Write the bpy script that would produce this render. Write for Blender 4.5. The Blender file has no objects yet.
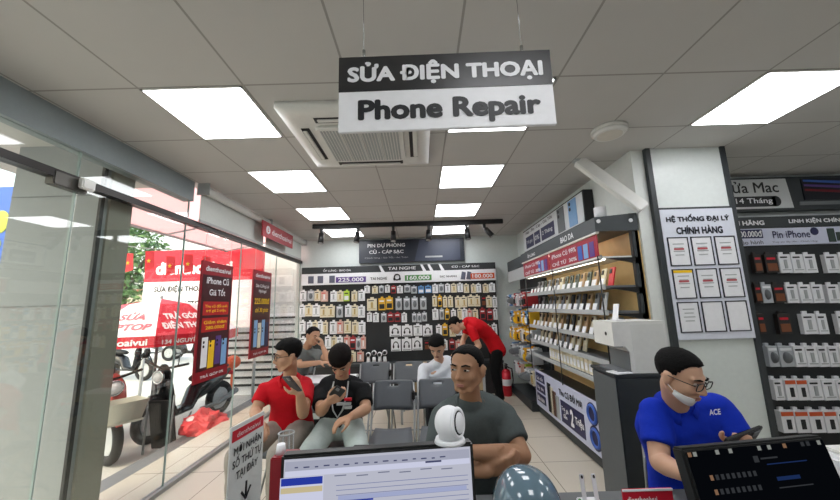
EXPOSURE = 0.5; SKY_STRENGTH = 1.2
import bpy, bmesh, math, random
from mathutils import Vector, Matrix, noise
random.seed(7)
sc = bpy.context.scene
COL = sc.collection
PI = math.pi
V = Vector
def R(d): return math.radians(d)

# ------------------------------------------------------------------ camera
F_PX, PITCH, YAW, ROLL, EYE = 337.0, R(9.4), R(0.06), R(-1.65), V((0, 0, 1.48))
def cam_axes():
    fwd = V((math.sin(YAW)*math.cos(PITCH), math.cos(YAW)*math.cos(PITCH), math.sin(PITCH)))
    right = V((math.cos(YAW), -math.sin(YAW), 0)); up = right.cross(fwd)
    c, s = math.cos(ROLL), math.sin(ROLL)
    return right*c + up*s, up*c - right*s, fwd
CR, CU, CF = cam_axes()
def ray(u, v): return (u-420)*CR - (v-250)*CU + F_PX*CF
def aty(u, v, y):            # point of the photograph on the vertical plane at depth y
    d = ray(u, v); return EYE + d*(y/d.y)
def atx(u, v, x):
    d = ray(u, v); return EYE + d*(x/d.x)
def atz(u, v, z):
    d = ray(u, v); return EYE + d*((z-EYE.z)/d.z)
cd = bpy.data.cameras.new('camera'); cam = bpy.data.objects.new('camera', cd); COL.objects.link(cam)
cd.sensor_width = 36; cd.lens = 36*F_PX/840; cd.clip_start = 0.05; cd.clip_end = 300
M = Matrix((CR, CU, -CF)).transposed().to_4x4(); M.translation = EYE; cam.matrix_world = M
sc.camera = cam

# ------------------------------------------------------------------ materials
def lin(c):
    if isinstance(c, str):
        c = c.lstrip('#'); c = [int(c[i:i+2], 16)/255 for i in (0, 2, 4)]
    return tuple((x/12.92 if x <= 0.04045 else ((x+0.055)/1.055)**2.4) for x in c)
MATS = {}
def mat(name, col, rough=.5, metal=0.0, var=.06, scale=30.0, bump=0.0, emit=0.0, spec=.5, coat=0.0):
    if name in MATS: return MATS[name]
    m = bpy.data.materials.new(name); m.use_nodes = True; nt = m.node_tree; b = nt.nodes['Principled BSDF']
    c = lin(col)
    b.inputs['Roughness'].default_value = rough; b.inputs['Metallic'].default_value = metal
    b.inputs['Specular IOR Level'].default_value = spec; b.inputs['Coat Weight'].default_value = coat
    tc = nt.nodes.new('ShaderNodeTexCoord'); nz = nt.nodes.new('ShaderNodeTexNoise'); nz.inputs['Scale'].default_value = scale
    nz.inputs['Detail'].default_value = 3
    nt.links.new(tc.outputs['Object'], nz.inputs['Vector'])
    mx = nt.nodes.new('ShaderNodeMix'); mx.data_type = 'RGBA'
    mx.inputs['A'].default_value = tuple(x*(1-var) for x in c)+(1,); mx.inputs['B'].default_value = tuple(min(1, x*(1+var)) for x in c)+(1,)
    nt.links.new(nz.outputs['Fac'], mx.inputs['Factor']); nt.links.new(mx.outputs['Result'], b.inputs['Base Color'])
    if bump:
        bp = nt.nodes.new('ShaderNodeBump'); bp.inputs['Strength'].default_value = bump; bp.inputs['Distance'].default_value = .01
        nt.links.new(nz.outputs['Fac'], bp.inputs['Height']); nt.links.new(bp.outputs['Normal'], b.inputs['Normal'])
    if emit:
        nt.links.new(mx.outputs['Result'], b.inputs['Emission Color']); b.inputs['Emission Strength'].default_value = emit
    MATS[name] = m; return m
def grid_mat(name, col, line, sx, sy, ox, oy, w, rough, spec=.5, var=.04, nscale=3):
    m = bpy.data.materials.new(name); m.use_nodes = True; nt = m.node_tree; b = nt.nodes['Principled BSDF']; N = nt.nodes.new; L = nt.links.new
    b.inputs['Roughness'].default_value = rough; b.inputs['Specular IOR Level'].default_value = spec
    tc = N('ShaderNodeTexCoord'); sp = N('ShaderNodeSeparateXYZ'); L(tc.outputs['Object'], sp.inputs[0])
    outs = []
    for ax, s, o in (('X', sx, ox), ('Y', sy, oy)):
        a = N('ShaderNodeMath'); a.operation = 'SUBTRACT'; L(sp.outputs[ax], a.inputs[0]); a.inputs[1].default_value = o
        d = N('ShaderNodeMath'); d.operation = 'DIVIDE'; L(a.outputs[0], d.inputs[0]); d.inputs[1].default_value = s
        p = N('ShaderNodeMath'); p.operation = 'PINGPONG'; L(d.outputs[0], p.inputs[0]); p.inputs[1].default_value = .5
        q = N('ShaderNodeMath'); q.operation = 'LESS_THAN'; L(p.outputs[0], q.inputs[0]); q.inputs[1].default_value = w/s
        outs.append(q)
    mx = N('ShaderNodeMath'); mx.operation = 'MAXIMUM'; L(outs[0].outputs[0], mx.inputs[0]); L(outs[1].outputs[0], mx.inputs[1])
    nz = N('ShaderNodeTexNoise'); nz.inputs['Scale'].default_value = nscale; nz.inputs['Detail'].default_value = 5; L(tc.outputs['Object'], nz.inputs['Vector'])
    c = lin(col); bs = N('ShaderNodeMix'); bs.data_type = 'RGBA'
    bs.inputs['A'].default_value = tuple(x*(1-var) for x in c)+(1,); bs.inputs['B'].default_value = tuple(min(1, x*(1+var)) for x in c)+(1,)
    L(nz.outputs['Fac'], bs.inputs['Factor'])
    fm = N('ShaderNodeMix'); fm.data_type = 'RGBA'; L(mx.outputs[0], fm.inputs['Factor']); L(bs.outputs['Result'], fm.inputs['A'])
    fm.inputs['B'].default_value = lin(line)+(1,); L(fm.outputs['Result'], b.inputs['Base Color'])
    return m
def glow_mat(name, col, strength):
    m = bpy.data.materials.new(name); m.use_nodes = True; nt = m.node_tree; nt.nodes.clear()
    e = nt.nodes.new('ShaderNodeEmission'); o = nt.nodes.new('ShaderNodeOutputMaterial')
    e.inputs['Color'].default_value = lin(col)+(1,); e.inputs['Strength'].default_value = strength
    nt.links.new(e.outputs[0], o.inputs[0]); return m
def glass_mat(name, tint, base, power_gain):
    m = bpy.data.materials.new(name); m.use_nodes = True; nt = m.node_tree; nt.nodes.clear(); N = nt.nodes.new; L = nt.links.new
    o = N('ShaderNodeOutputMaterial'); t = N('ShaderNodeBsdfTransparent'); g = N('ShaderNodeBsdfGlossy'); x = N('ShaderNodeMixShader')
    t.inputs['Color'].default_value = tuple(tint)+(1,); g.inputs['Roughness'].default_value = 0.0
    lw = N('ShaderNodeLayerWeight'); lw.inputs['Blend'].default_value = .5
    p = N('ShaderNodeMath'); p.operation = 'POWER'; L(lw.outputs['Facing'], p.inputs[0]); p.inputs[1].default_value = 4.0
    a = N('ShaderNodeMath'); a.operation = 'MULTIPLY_ADD'; L(p.outputs[0], a.inputs[0]); a.inputs[1].default_value = power_gain; a.inputs[2].default_value = base
    L(a.outputs[0], x.inputs[0]); L(t.outputs[0], x.inputs[1]); L(g.outputs[0], x.inputs[2]); L(x.outputs[0], o.inputs[0]); return m

# ------------------------------------------------------------------ mesh building
def frame_z(d):
    d = V(d).normalized(); a = V((0, 0, 1)) if abs(d.z) < .95 else V((1, 0, 0))
    x = a.cross(d).normalized(); return x, d.cross(x), d
class B:
    def __init__(s): s.bm = bmesh.new(); s.mi = 0
    def m(s, i): s.mi = i; return s
    def face(s, vs, smooth=False):
        try:
            f = s.bm.faces.new(vs); f.material_index = s.mi; f.smooth = smooth; return f
        except ValueError: return None
    def quad(s, *pts): s.face([s.bm.verts.new(p) for p in pts]); return s
    def box(s, lo, hi, bev=0.0, mtx=None):
        lo, hi = V(lo), V(hi)
        if bev <= 0:
            vs = [s.bm.verts.new((x, y, z)) for x in (lo.x, hi.x) for y in (lo.y, hi.y) for z in (lo.z, hi.z)]
            for q in ((0,1,3,2),(4,6,7,5),(0,4,5,1),(2,3,7,6),(0,2,6,4),(1,5,7,3)): s.face([vs[i] for i in q])
            if mtx: bmesh.ops.transform(s.bm, matrix=mtx, verts=vs)
        else:
            t = bmesh.new(); bmesh.ops.create_cube(t, size=1)
            for v in t.verts: v.co = V(((v.co.x+.5)*(hi.x-lo.x)+lo.x, (v.co.y+.5)*(hi.y-lo.y)+lo.y, (v.co.z+.5)*(hi.z-lo.z)+lo.z))
            bmesh.ops.bevel(t, geom=t.edges[:], offset=bev, segments=2, affect='EDGES', clamp_overlap=True)
            s.add(t, mtx)
        return s
    def add(s, t, mtx=None, smooth=None):
        mp = {}
        for v in t.verts: mp[v] = s.bm.verts.new(mtx @ v.co if mtx else v.co)
        for f in t.faces: s.face([mp[v] for v in f.verts], f.smooth if smooth is None else smooth)
        t.free()
    def obox(s, c, ax, ay, az, hx, hy, hz, bev=0.0):     # oriented box
        m = Matrix((ax, ay, az)).transposed().to_4x4(); m.translation = V(c); return s.box((-hx,-hy,-hz), (hx,hy,hz), bev, m)
    def cyl(s, p1, p2, r1, r2=None, seg=14, cap=True):
        r2 = r1 if r2 is None else r2; p1, p2 = V(p1), V(p2); x, y, z = frame_z(p2-p1)
        A = [s.bm.verts.new(p1+(x*math.cos(2*PI*i/seg)+y*math.sin(2*PI*i/seg))*r1) for i in range(seg)]
        C = [s.bm.verts.new(p2+(x*math.cos(2*PI*i/seg)+y*math.sin(2*PI*i/seg))*r2) for i in range(seg)]
        for i in range(seg): s.face([A[i], A[(i+1)%seg], C[(i+1)%seg], C[i]], True)
        if cap: s.face(A[::-1]); s.face(C)
        return s
    def tube(s, pts, r, seg=10, closed=False):
        pts = [V(p) for p in pts]; n = len(pts); rings = []; px = None
        for i, p in enumerate(pts):
            a = pts[i-1] if (i or closed) else p; b = pts[(i+1) % n] if (i < n-1 or closed) else p
            d = (b-a).normalized()
            if px is None: x, y, _ = frame_z(d)
            else:
                x = px - d*px.dot(d)
                x = x.normalized() if x.length > 1e-6 else frame_z(d)[0]
                y = d.cross(x)
            px = x; rr = r[i] if isinstance(r, (list, tuple)) else r
            rings.append([s.bm.verts.new(p+(x*math.cos(2*PI*k/seg)+y*math.sin(2*PI*k/seg))*rr) for k in range(seg)])
        for i in range(n if closed else n-1):
            a, b = rings[i], rings[(i+1) % n]
            for k in range(seg): s.face([a[k], a[(k+1)%seg], b[(k+1)%seg], b[k]], True)
        if not closed: s.face(rings[0][::-1]); s.face(rings[-1])
        return s
    def ell(s, c, rad, axes=None, u=16, v=10, fn=None):
        t = bmesh.new(); bmesh.ops.create_uvsphere(t, u_segments=u, v_segments=v, radius=1)
        if not isinstance(rad, (list, tuple, Vector)): rad = (rad,)*3
        for q in t.verts:
            p = q.co.copy()
            if fn: p = fn(p)
            q.co = V((p.x*rad[0], p.y*rad[1], p.z*rad[2]))
        m = (Matrix(axes).transposed().to_4x4() if axes else Matrix.Identity(4)); m.translation = V(c)
        s.add(t, m, True); return s
    def cone(s, p1, r1, p2, r2, seg=14):                   # tapered capsule
        p1, p2 = V(p1), V(p2)
        s.ell(p1, r1, u=seg, v=8); s.ell(p2, r2, u=seg, v=8)
        if (p2-p1).length > 1e-5: s.cyl(p1, p2, r1, r2, seg)
        return s
    def loft(s, rings, cap=True):
        rs = [[s.bm.verts.new(p) for p in r] for r in rings]; n = len(rs[0])
        for a, b in zip(rs, rs[1:]):
            for k in range(n): s.face([a[k], a[(k+1)%n], b[(k+1)%n], b[k]], True)
        if cap: s.face(rs[0][::-1]); s.face(rs[-1])
        return s
    def prism(s, pts, off):                                # polygon pushed along off
        off = V(off); A = [s.bm.verts.new(V(p)) for p in pts]; C = [s.bm.verts.new(V(p)+off) for p in pts]; n = len(A)
        for i in range(n): s.face([A[i], A[(i+1)%n], C[(i+1)%n], C[i]])
        s.face(A[::-1]); s.face(C); return s
    def torus(s, c, axis, Rr, r, seg=28, sec=8):
        x, y, z = frame_z(axis); c = V(c)
        return s.tube([c+(x*math.cos(2*PI*i/seg)+y*math.sin(2*PI*i/seg))*Rr for i in range(seg)], r, sec, True)
    def build(s, name, mats, parent=None, local=False, origin=None):
        bmesh.ops.recalc_face_normals(s.bm, faces=s.bm.faces[:])
        me = bpy.data.meshes.new(name); s.bm.to_mesh(me); s.bm.free()
        return link(name, me, mats, parent, local, origin)
WLOC = {}
def link(name, me, mats, parent=None, local=False, origin=None):
    if not len(me.materials):
      for q in (mats if isinstance(mats, (list, tuple)) else [mats]): me.materials.append(q)
    o = bpy.data.objects.new(name, me); COL.objects.link(o)
    if parent is not None:
        o.parent = parent
        if not local: me.transform(Matrix.Translation(-WLOC.get(parent.name, V((0,0,0)))))
        WLOC[o.name] = WLOC.get(parent.name, V((0,0,0))) if not local else V((0,0,0))
    elif not local:
        if origin is None:
            cs = [v.co for v in me.vertices]
            lo = V([min(c[i] for c in cs) for i in range(3)]); hi = V([max(c[i] for c in cs) for i in range(3)])
            origin = V(((lo.x+hi.x)/2, (lo.y+hi.y)/2, lo.z))
        me.transform(Matrix.Translation(-V(origin))); o.location = origin; WLOC[o.name] = V(origin)
    return o
def tag(o, label=None, cat=None, group=None, kind=None):
    if label: o['label'] = label
    if cat: o['category'] = cat
    if group: o['group'] = group
    if kind: o['kind'] = kind
    return o
def thing(name, label, cat, loc, rz=0, group=None):
    o = bpy.data.objects.new(name, None); COL.objects.link(o); o.empty_display_size = .1
    o.location = loc; o.rotation_euler = (0, 0, rz); WLOC[o.name] = V(loc); return tag(o, label, cat, group)
def copy_tree(o, parent=None):
    c = o.copy(); COL.objects.link(c); c.parent = parent
    for ch in list(o.children): copy_tree(ch, c)
    return c
def struct(o): o['kind'] = 'structure'; return o

def text(body, parent, c, right, up, w, h, material, name='lettering', bold=.0, depth=.0015, local=False, align='C'):
    """flat raised lettering fitted into a w x h box centred on c; every line its own mesh"""
    lines = body.split('\n'); right, up = V(right).normalized(), V(up).normalized(); n = right.cross(up); c = V(c); last = None
    raw = []
    for s in lines:
        cu = bpy.data.curves.new('t', 'FONT'); cu.body = s; cu.size = 1; cu.align_x = 'CENTER'; cu.resolution_u = 3
        o = bpy.data.objects.new('t', cu); COL.objects.link(o); bpy.context.view_layer.update()
        me = bpy.data.meshes.new_from_object(o.evaluated_get(bpy.context.evaluated_depsgraph_get()))
        bpy.data.objects.remove(o); bpy.data.curves.remove(cu); raw.append(me)
    if len(raw) == 1: spans = [(min(v.co.y for v in raw[0].vertices), max(v.co.y for v in raw[0].vertices))]
    else: spans = [(-.2, .9)]*len(raw)
    W_ = max(max(v.co.x for v in m.vertices)-min(v.co.x for v in m.vertices) for m in raw)+2*bold
    lh = h/len(raw)
    for k, me in enumerate(raw):
        xs = [v.co.x for v in me.vertices]; xm = (min(xs)+max(xs))/2; y0, y1 = spans[k]; y0 -= bold; y1 += bold
        cc = c + up*(h/2-lh*(k+.5))
        offs = [(0, 0)] if bold <= 0 else [(bold*math.cos(q*PI/4), bold*math.sin(q*PI/4)) for q in range(8)]
        iv = sorted((min(me.vertices[i].co.x for i in p.vertices), max(me.vertices[i].co.x for i in p.vertices)) for p in me.polygons); mg = [list(iv[0])]
        for lo, hi in iv[1:]:
            if lo <= mg[-1][1]: mg[-1][1] = max(hi, mg[-1][1])
            else: mg.append([lo, hi])
        gaps = sorted(((q[0]-p[1], (p[1]+q[0])/2) for p, q in zip(mg, mg[1:])), reverse=True)[:len(lines[k].split())-1]
        cuts = sorted(g[1] for g in gaps)+[1e9]; start = -1e9
        for cut in cuts:                                   # one mesh to a word
            vs, fs = [], []
            polys = [p for p in me.polygons if start < p.center.x <= cut]; start = cut
            used = sorted({i for p in polys for i in p.vertices}); idx = {i: j for j, i in enumerate(used)}
            for q, (ox, oy) in enumerate(offs):
                base = len(vs)
                for i in used:
                    v = me.vertices[i]; vs.append(cc + right*((v.co.x-xm+ox)/W_*w) + up*((v.co.y+oy-(y0+y1)/2)/(y1-y0)*lh*(1 if len(raw) == 1 else .96)) + n*(depth+.00004*q))
                for p in polys: fs.append([base+idx[i] for i in p.vertices])
            m2 = bpy.data.meshes.new(name); m2.from_pydata(vs, [], fs); last = link(name, m2, material, parent, local)
        bpy.data.meshes.remove(me)
    return last
def panel(b, c, right, up, w, h, t):
    """slab whose FRONT face is centred on c, thickness t behind it"""
    right, up = V(right).normalized(), V(up).normalized(); n = right.cross(up)
    return b.obox(V(c)-n*t/2, right, up, n, w/2, h/2, t/2)
X, Y, Z = V((1,0,0)), V((0,1,0)), V((0,0,1))

WHITE = mat('white_paint', '#d3d6d2', .6); OFFW = mat('off_white_plastic', '#dcdcd8', .4); BLACK = mat('black_plastic', '#151617', .45)
DGREY = mat('charcoal_panel', '#303538', .5); MGREY = mat('mid_grey', '#6d7174', .5); LGREY = mat('light_grey', '#a9adae', .5)
CHROME = mat('brushed_steel', '#b9bcbd', .25, 1.0); RED = mat('sign_red', '#c4142c', .45); DRED = mat('dark_red_print', '#6d0a1c', .4)
PWHITE = mat('print_white', '#e8e9ec', .45); PBLACK = mat('print_black', '#17191c', .5); YEL = mat('print_yellow', '#f0c419', .45)
NAVY = mat('print_navy', '#20224e', .4); BLUE = mat('print_blue', '#3d63b8', .4); LILAC = mat('print_pale_lilac', '#cfd3e6', .4)
GREEN = mat('print_green', '#4d8c4a', .5); ORANGE = mat('print_orange', '#d2592c', .5); WOOD = mat('pale_wood', '#d9b87f', .45, var=.18, scale=9)
CREAM = mat('cream_card', '#ded6bd', .5); PURPLE = mat('print_purple', '#5a3f86', .4); SKYB = mat('print_sky_blue', '#7da9d6', .4)
# ------------------------------------------------------------------ room shell
G = .6008
CEIL = grid_mat('ceiling_tile', '#c2c1be', '#989692', G, G, -1.58, 1.74, .006, .8)
FLOOR = grid_mat('floor_tile', '#d6cdbd', '#8d867a', .6, .6, 1.10, 4.05, .0035, .22, .5)
WALLB = mat('cool_white_wall', '#cfd6d3', .6); WALLG = mat('grey_wall', '#c3c8c8', .6)
def slab(name, lo, hi, m, origin=None):
    return struct(B().box(lo, hi).build(name, m, origin=origin))
slab('floor', (-2.75, -2.6, -.1), (5.0, 6.25, 0), FLOOR, (0, 0, 0))
slab('ceiling', (-2.3, -2.6, 2.75), (5.0, 6.25, 2.85), CEIL, (0, 0, 2.75))
slab('wall_back', (-2.3, 6.25, 0), (1.84, 6.4, 2.75), WALLB)
slab('wall_side', (1.84, 3.45, 0), (1.98, 6.25, 2.75), WALLB)
slab('wall_rear', (1.98, 3.45, 0), (5.0, 3.6, 2.75), WALLG)
slab('wall_right', (5.0, -2.6, 0), (5.15, 3.6, 2.75), WALLG)
slab('wall_front', (-2.3, -2.75, 0), (5.15, -2.6, 2.75), WALLG)
slab('wall_left', (-2.3, -2.6, 0), (-2.2, .3, 2.75), WALLG)
# bulkhead over the glass
slab('beam', (-2.3, .3, 2.55), (-2.2, 3.17, 2.75), mat('blue_grey_bulkhead', '#8c9698', .6))
slab('trim_1', (-2.27, .3, 2.32), (-2.2, 6.25, 2.37), mat('dark_bronze_metal', '#2c2a29', .4, .6))
slab('trim_2', (-2.26, .3, 0), (-2.2, 6.25, .035), mat('pale_metal', '#9a9c9a', .4, .5))
# column between the two back walls
CW = mat('column_white', '#d8dcd8', .5)
slab('column', (1.84, 2.74, 0), (2.62, 3.45, 2.75), CW)
slab('trim_3', (1.945, 2.70, 0), (1.985, 2.74, 2.75), DGREY)
slab('trim_4', (2.585, 2.70, 0), (2.625, 2.74, 2.75), DGREY)
slab('trim_5', (1.985, 2.715, 2.225), (2.585, 2.74, 2.75), mat('satin_white_panel', '#dde3e1', .3))
slab('trim_6', (1.985, 2.712, 2.205), (2.585, 2.74, 2.225), DGREY)
slab('trim_7', (1.985, 2.72, 0), (2.585, 2.74, 1.16), mat('column_panel', '#cfd6d2', .45))

# ------------------------------------------------------------------ storefront glass
GLASS = glass_mat('shop_glass', (.90, .93, .92), .06, .45)
EDGE = mat('glass_edge', '#8fa09c', .2)
def pane(name, y0, y1, z0, z1):
    b = B().box((-2.24, y0, z0), (-2.228, y1, z1)); o = b.build(name, GLASS); struct(o)
    e = B(); e.box((-2.241, y1-.008, z0), (-2.227, y1, z1)); e.build('edge_strip', EDGE, o); return o
pane('window_1', .3, 1.12, .035, 2.32); d = pane('door_1', 1.13, 2.10, .035, 2.32)
hb = B(); hb.cyl((-2.17, 1.25, .8), (-2.17, 1.25, 1.6), .014); hb.cyl((-2.17,1.25,.86), (-2.228,1.25,.86), .008); hb.cyl((-2.17,1.25,1.54), (-2.228,1.25,1.54), .008)
hb.build('door_handle', CHROME, d)
for i, (a, c) in enumerate(((2.11, 3.14), (3.15, 4.16), (4.17, 5.2), (5.21, 6.24))): pane('window_%d' % (i+2), a, c, .035, 2.32)
pane('window_6', .3, 2.10, 2.37, 2.55); pane('window_7', 2.11, 3.16, 2.37, 2.55)
b = B(); b.box((-2.255, 1.93, 2.27), (-2.195, 2.14, 2.36), .006)
o = tag(b.build('patch_fitting', mat('clamp_bronze', '#55534f', .35, .6)), 'dark metal clamp holding the top corner of the glass door', 'door clamp')
B().box((-2.19, 2.06, 2.29), (-2.15, 2.15, 2.36), .008).build('door_sensor', OFFW, o)

# ------------------------------------------------------------------ ceiling lights
LIGHT = glow_mat('lamp_diffuser', '#fbfcff', 7.0)
def ceiling_light(ix, iy, label):
    x0, y0 = -1.58+ix*G, 1.74+iy*G; w = G-.012
    t = thing('ceiling_light', label, 'ceiling light', (x0+G/2, y0+G/2, 2.742), group='square ceiling lights')
    f = B()
    for lo, hi in (((x0+.006, y0+.006), (x0+w, y0+.02)), ((x0+.006, y0+w-.014), (x0+w, y0+w)), ((x0+.006, y0+.006), (x0+.02, y0+w)), ((x0+w-.014, y0+.006), (x0+w, y0+w))):
        f.box((lo[0], lo[1], 2.744), (hi[0], hi[1], 2.75))
    f.build('frame', OFFW, t)
    B().box((x0+.016, y0+.016, 2.742), (x0+w-.01, y0+w-.01, 2.749)).build('diffuser', LIGHT, t)
for ix, iy, l in ((0,0,'largest square ceiling light on the glass side, beside the air conditioner'), (0,2,'square ceiling light on the glass side, second beyond the air conditioner'),
                  (0,4,'square ceiling light on the glass side, third in its line'), (0,6,'square ceiling light on the glass side, partly behind the spotlight rail'),
                  (3,0,'square ceiling light mostly hidden behind the hanging sign'), (3,2,'square ceiling light just below the hanging sign, in the middle line'),
                  (3,4,'square ceiling light third in the middle line towards the back wall'), (3,6,'small square ceiling light of the middle line near the spotlight rail'),
                  (6,0,'long bright ceiling light before the white column'),
                  (0,-3,'square ceiling light on the glass side behind the viewer'), (3,-3,'square ceiling light in the middle line behind the viewer'), (6,-3,'square ceiling light in the column line behind the viewer'), (9,0,'added unseen ceiling light past the column, brightening the parts wall'), (0,-6,'square ceiling light on the glass side, deepest behind the viewer'), (3,-6,'square ceiling light in the middle line, deepest behind the viewer'), (6,-6,'square ceiling light in the column line, deepest behind the viewer')):  # the panel past the column is added out of view to brighten the parts wall
    ceiling_light(ix, iy, l)

# ceiling cassette
t = thing('air_conditioner', 'white four-way cassette air conditioner set in the ceiling behind hanging sign', 'air conditioner', (-.39, 2.36, 2.68))
cx, cy, hw, hd = -.39, 2.36, .49, .46
def rrect(cx, cy, hx, hy, r, z, n=6):
    out = []
    for sx, sy, a0 in ((1,1,0), (-1,1,90), (-1,-1,180), (1,-1,270)):
        for k in range(n+1):
            a = R(a0+90*k/n); out.append(V((cx+sx*(hx-r)+r*math.cos(a), cy+sy*(hy-r)+r*math.sin(a), z)))
    return out
b = B(); b.loft([rrect(cx,cy,hw,hd,.02,2.75), rrect(cx,cy,hw,hd,.02,2.715), rrect(cx,cy,hw-.06,hd-.06,.12,2.695), rrect(cx,cy,hw-.1,hd-.1,.1,2.69)])
b.build('fascia', OFFW, t)
b = B()
for s in (-1, 1):
    b.box((cx-.27, cy+s*.335-.028, 2.685), (cx+.27, cy+s*.335+.028, 2.70)); b.box((cx+s*.365-.028, cy-.24, 2.685), (cx+s*.365+.028, cy+.24, 2.70))
b.build('outlet', BLACK, t)
for s in (-1, 1):
    B().box((cx-.25, cy+s*.345-.012, 2.675), (cx+.25, cy+s*.345+.018, 2.686), .004).build('louver', OFFW, t)
    B().box((cx+s*.375-.012, cy-.22, 2.675), (cx+s*.375+.018, cy+.22, 2.686), .004).build('louver', OFFW, t)
b = B(); b.loft([rrect(cx,cy,.30,.27,.05,2.692), rrect(cx,cy,.295,.265,.05,2.668)]); g = b.build('grille_frame', OFFW, t)
b = B()
for k in range(25): b.box((cx-.265+k*.0215, cy-.235, 2.664), (cx-.253+k*.0215, cy+.235, 2.669))
b.build('grille', LGREY, g)
b = B()
for k in (-1, 0, 1): b.box((cx+k*.13-.004, cy-.24, 2.66), (cx+k*.13+.004, cy+.24, 2.67))
b.build('grille_rib', OFFW, g)

# round ceiling device
t = thing('ceiling_speaker', 'round white disc-shaped device on the ceiling near the column', 'ceiling speaker', (1.45, 2.36, 2.70))
b = B(); b.cyl((1.45,2.36,2.75), (1.45,2.36,2.725), .125, .125, 36); b.cyl((1.45,2.36,2.725), (1.45,2.36,2.70), .125, .10, 36); b.build('housing', OFFW, t)
B().cyl((1.45,2.36,2.703), (1.45,2.36,2.697), .09, .085, 32).build('cover', mat('pale_cover', '#d3cfc6', .6), t)
# cable trunk down the column
p1, p2 = V((1.47, 2.90, 2.74)), V((1.86, 2.70, 2.22)); d_ = (p2-p1).normalized(); ax = d_.cross(Y).normalized(); ay = d_.cross(ax)
b = B(); b.obox((p1+p2)/2, ax, ay, d_, .055, .03, (p2-p1).length/2, .008)
t = tag(b.build('cable_trunk', OFFW), 'white slanting cable duct from the ceiling to the column', 'cable duct')
e = B(); e.obox(p1+V((-.01,0,0)), X, Y, Z, .035, .03, .01); e.build('ceiling_mount', LGREY, t)

# spotlight rail
t = thing('track_light', 'black ceiling rail with six spotlights before the back wall', 'track light', (-.15, 5.0, 2.66))
B().box((-1.62, 4.985, 2.68), (1.28, 5.02, 2.75), .004).build('rail', BLACK, t)
for px, tilt in ((321.5,0), (358,5), (393.5,0), (429,4), (467,-4), (485,-35)):
    x = aty(px, 240, 5.0).x; h = B(); a = R(tilt); dd = V((math.sin(-a), -.25, -math.cos(a))).normalized()
    h.box((x-.02, 4.98, 2.62), (x+.02, 5.025, 2.685)); h.cyl((x,5.0,2.63), V((x,5.0,2.63))+dd*.05, .014)
    h.cyl(V((x,5,2.63))+dd*.03, V((x,5,2.63))+dd*.19, .036, .042, 16); s = h.build('spot_head', BLACK, t)
    l = B(); l.cyl(V((x,5,2.63))+dd*.188, V((x,5,2.63))+dd*.193, .034, .034, 16); l.build('lens', LGREY, s)

# roller blinds and the red strip sign on the glass side
def blind(y0, y1, label):
    t = thing('roller_blind', label, 'roller blind', (-2.15, (y0+y1)/2, 2.36))
    B().cyl((-2.13, y0, 2.69), (-2.13, y1, 2.69), .045, .045, 18).build('roller', OFFW, t)
    B().box((-2.18, y0+.02, 2.38), (-2.174, y1-.02, 2.7)).build('fabric', mat('blind_fabric', '#c9cdc8', .8), t)
    B().box((-2.187, y0+.02, 2.365), (-2.167, y1-.02, 2.39), .004).build('bottom_rail', LGREY, t)
    for y in (y0-.012, y1): B().box((-2.2, y, 2.63), (-2.08, y+.012, 2.75)).build('end_bracket', LGREY, t)
blind(3.22, 4.62, 'white roller blind above the larger red poster'); blind(4.66, 6.12, 'white roller blind partly covered by red strip sign')
t = thing('strip_sign', 'red strip sign with white clock icon and lettering over the blinds', 'sign', (-2.06, 4.85, 2.45))
B().box((-2.07, 4.32, 2.45), (-2.055, 5.37, 2.66), .003).build('board', mat('dusty_red', '#a5333c', .5), t)
b = B(); b.torus((-2.053, 4.47, 2.555), X, .045, .012, 24, 6); b.box((-2.056, 4.463, 2.555), (-2.05, 4.472, 2.59)); b.box((-2.056, 4.466, 2.55), (-2.05, 4.5, 2.558)); b.build('clock_icon', PWHITE, t)
text('dienthoaivui', t, (-2.055, 4.95, 2.555), Y, Z, .7, .08, PWHITE)

# ------------------------------------------------------------------ hanging sign
SY, SK_ = 1.12, 1.12/1.3
c = EYE+(V((.13, 1.3, 2.372))-EYE)*SK_
t = thing('hanging_sign', 'black and white sign reading Phone Repair hung from the ceiling', 'sign', (c.x, c.y, c.z-.15))
rt = V((1, .0, .012)).normalized(); up = V((0, 0, 1)); W_, H_ = .905*SK_, .345*SK_
n = rt.cross(up)
b = B(); b.obox(c, rt, n, up, W_/2, .007, H_/2, .002)
b.build('board', PWHITE, t)
b = B(); panel(b, c+n*.0085+up*(H_/4+.004), rt, up, W_, H_/2-.008, .0014); b.build('black_band', mat('sign_black', '#2a2a2b', .35), t)
text('SỬA ĐIỆN THOẠI', t, c+n*.0088+up*.077, rt, up, .83*SK_, .112*SK_, PWHITE, bold=.045)
text('Phone Repair', t, c+n*.0075+up*-.078+rt*.010, rt, up, .765*SK_, .120*SK_, PBLACK, bold=.045)
for px, py in ((364, 55), (521.5, 49)):
    x = aty(px, py, SY).x; zt = c.z+H_/2
    h = B(); h.cyl((x, SY, zt-.015), (x, SY, zt+.03), .006); h.build('cable_grip', CHROME, t)
    h = B(); h.cyl((x, SY, zt+.02), (x-.003, SY, 2.75), .0018, None, 8); h.build('wire', CHROME, t)
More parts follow.
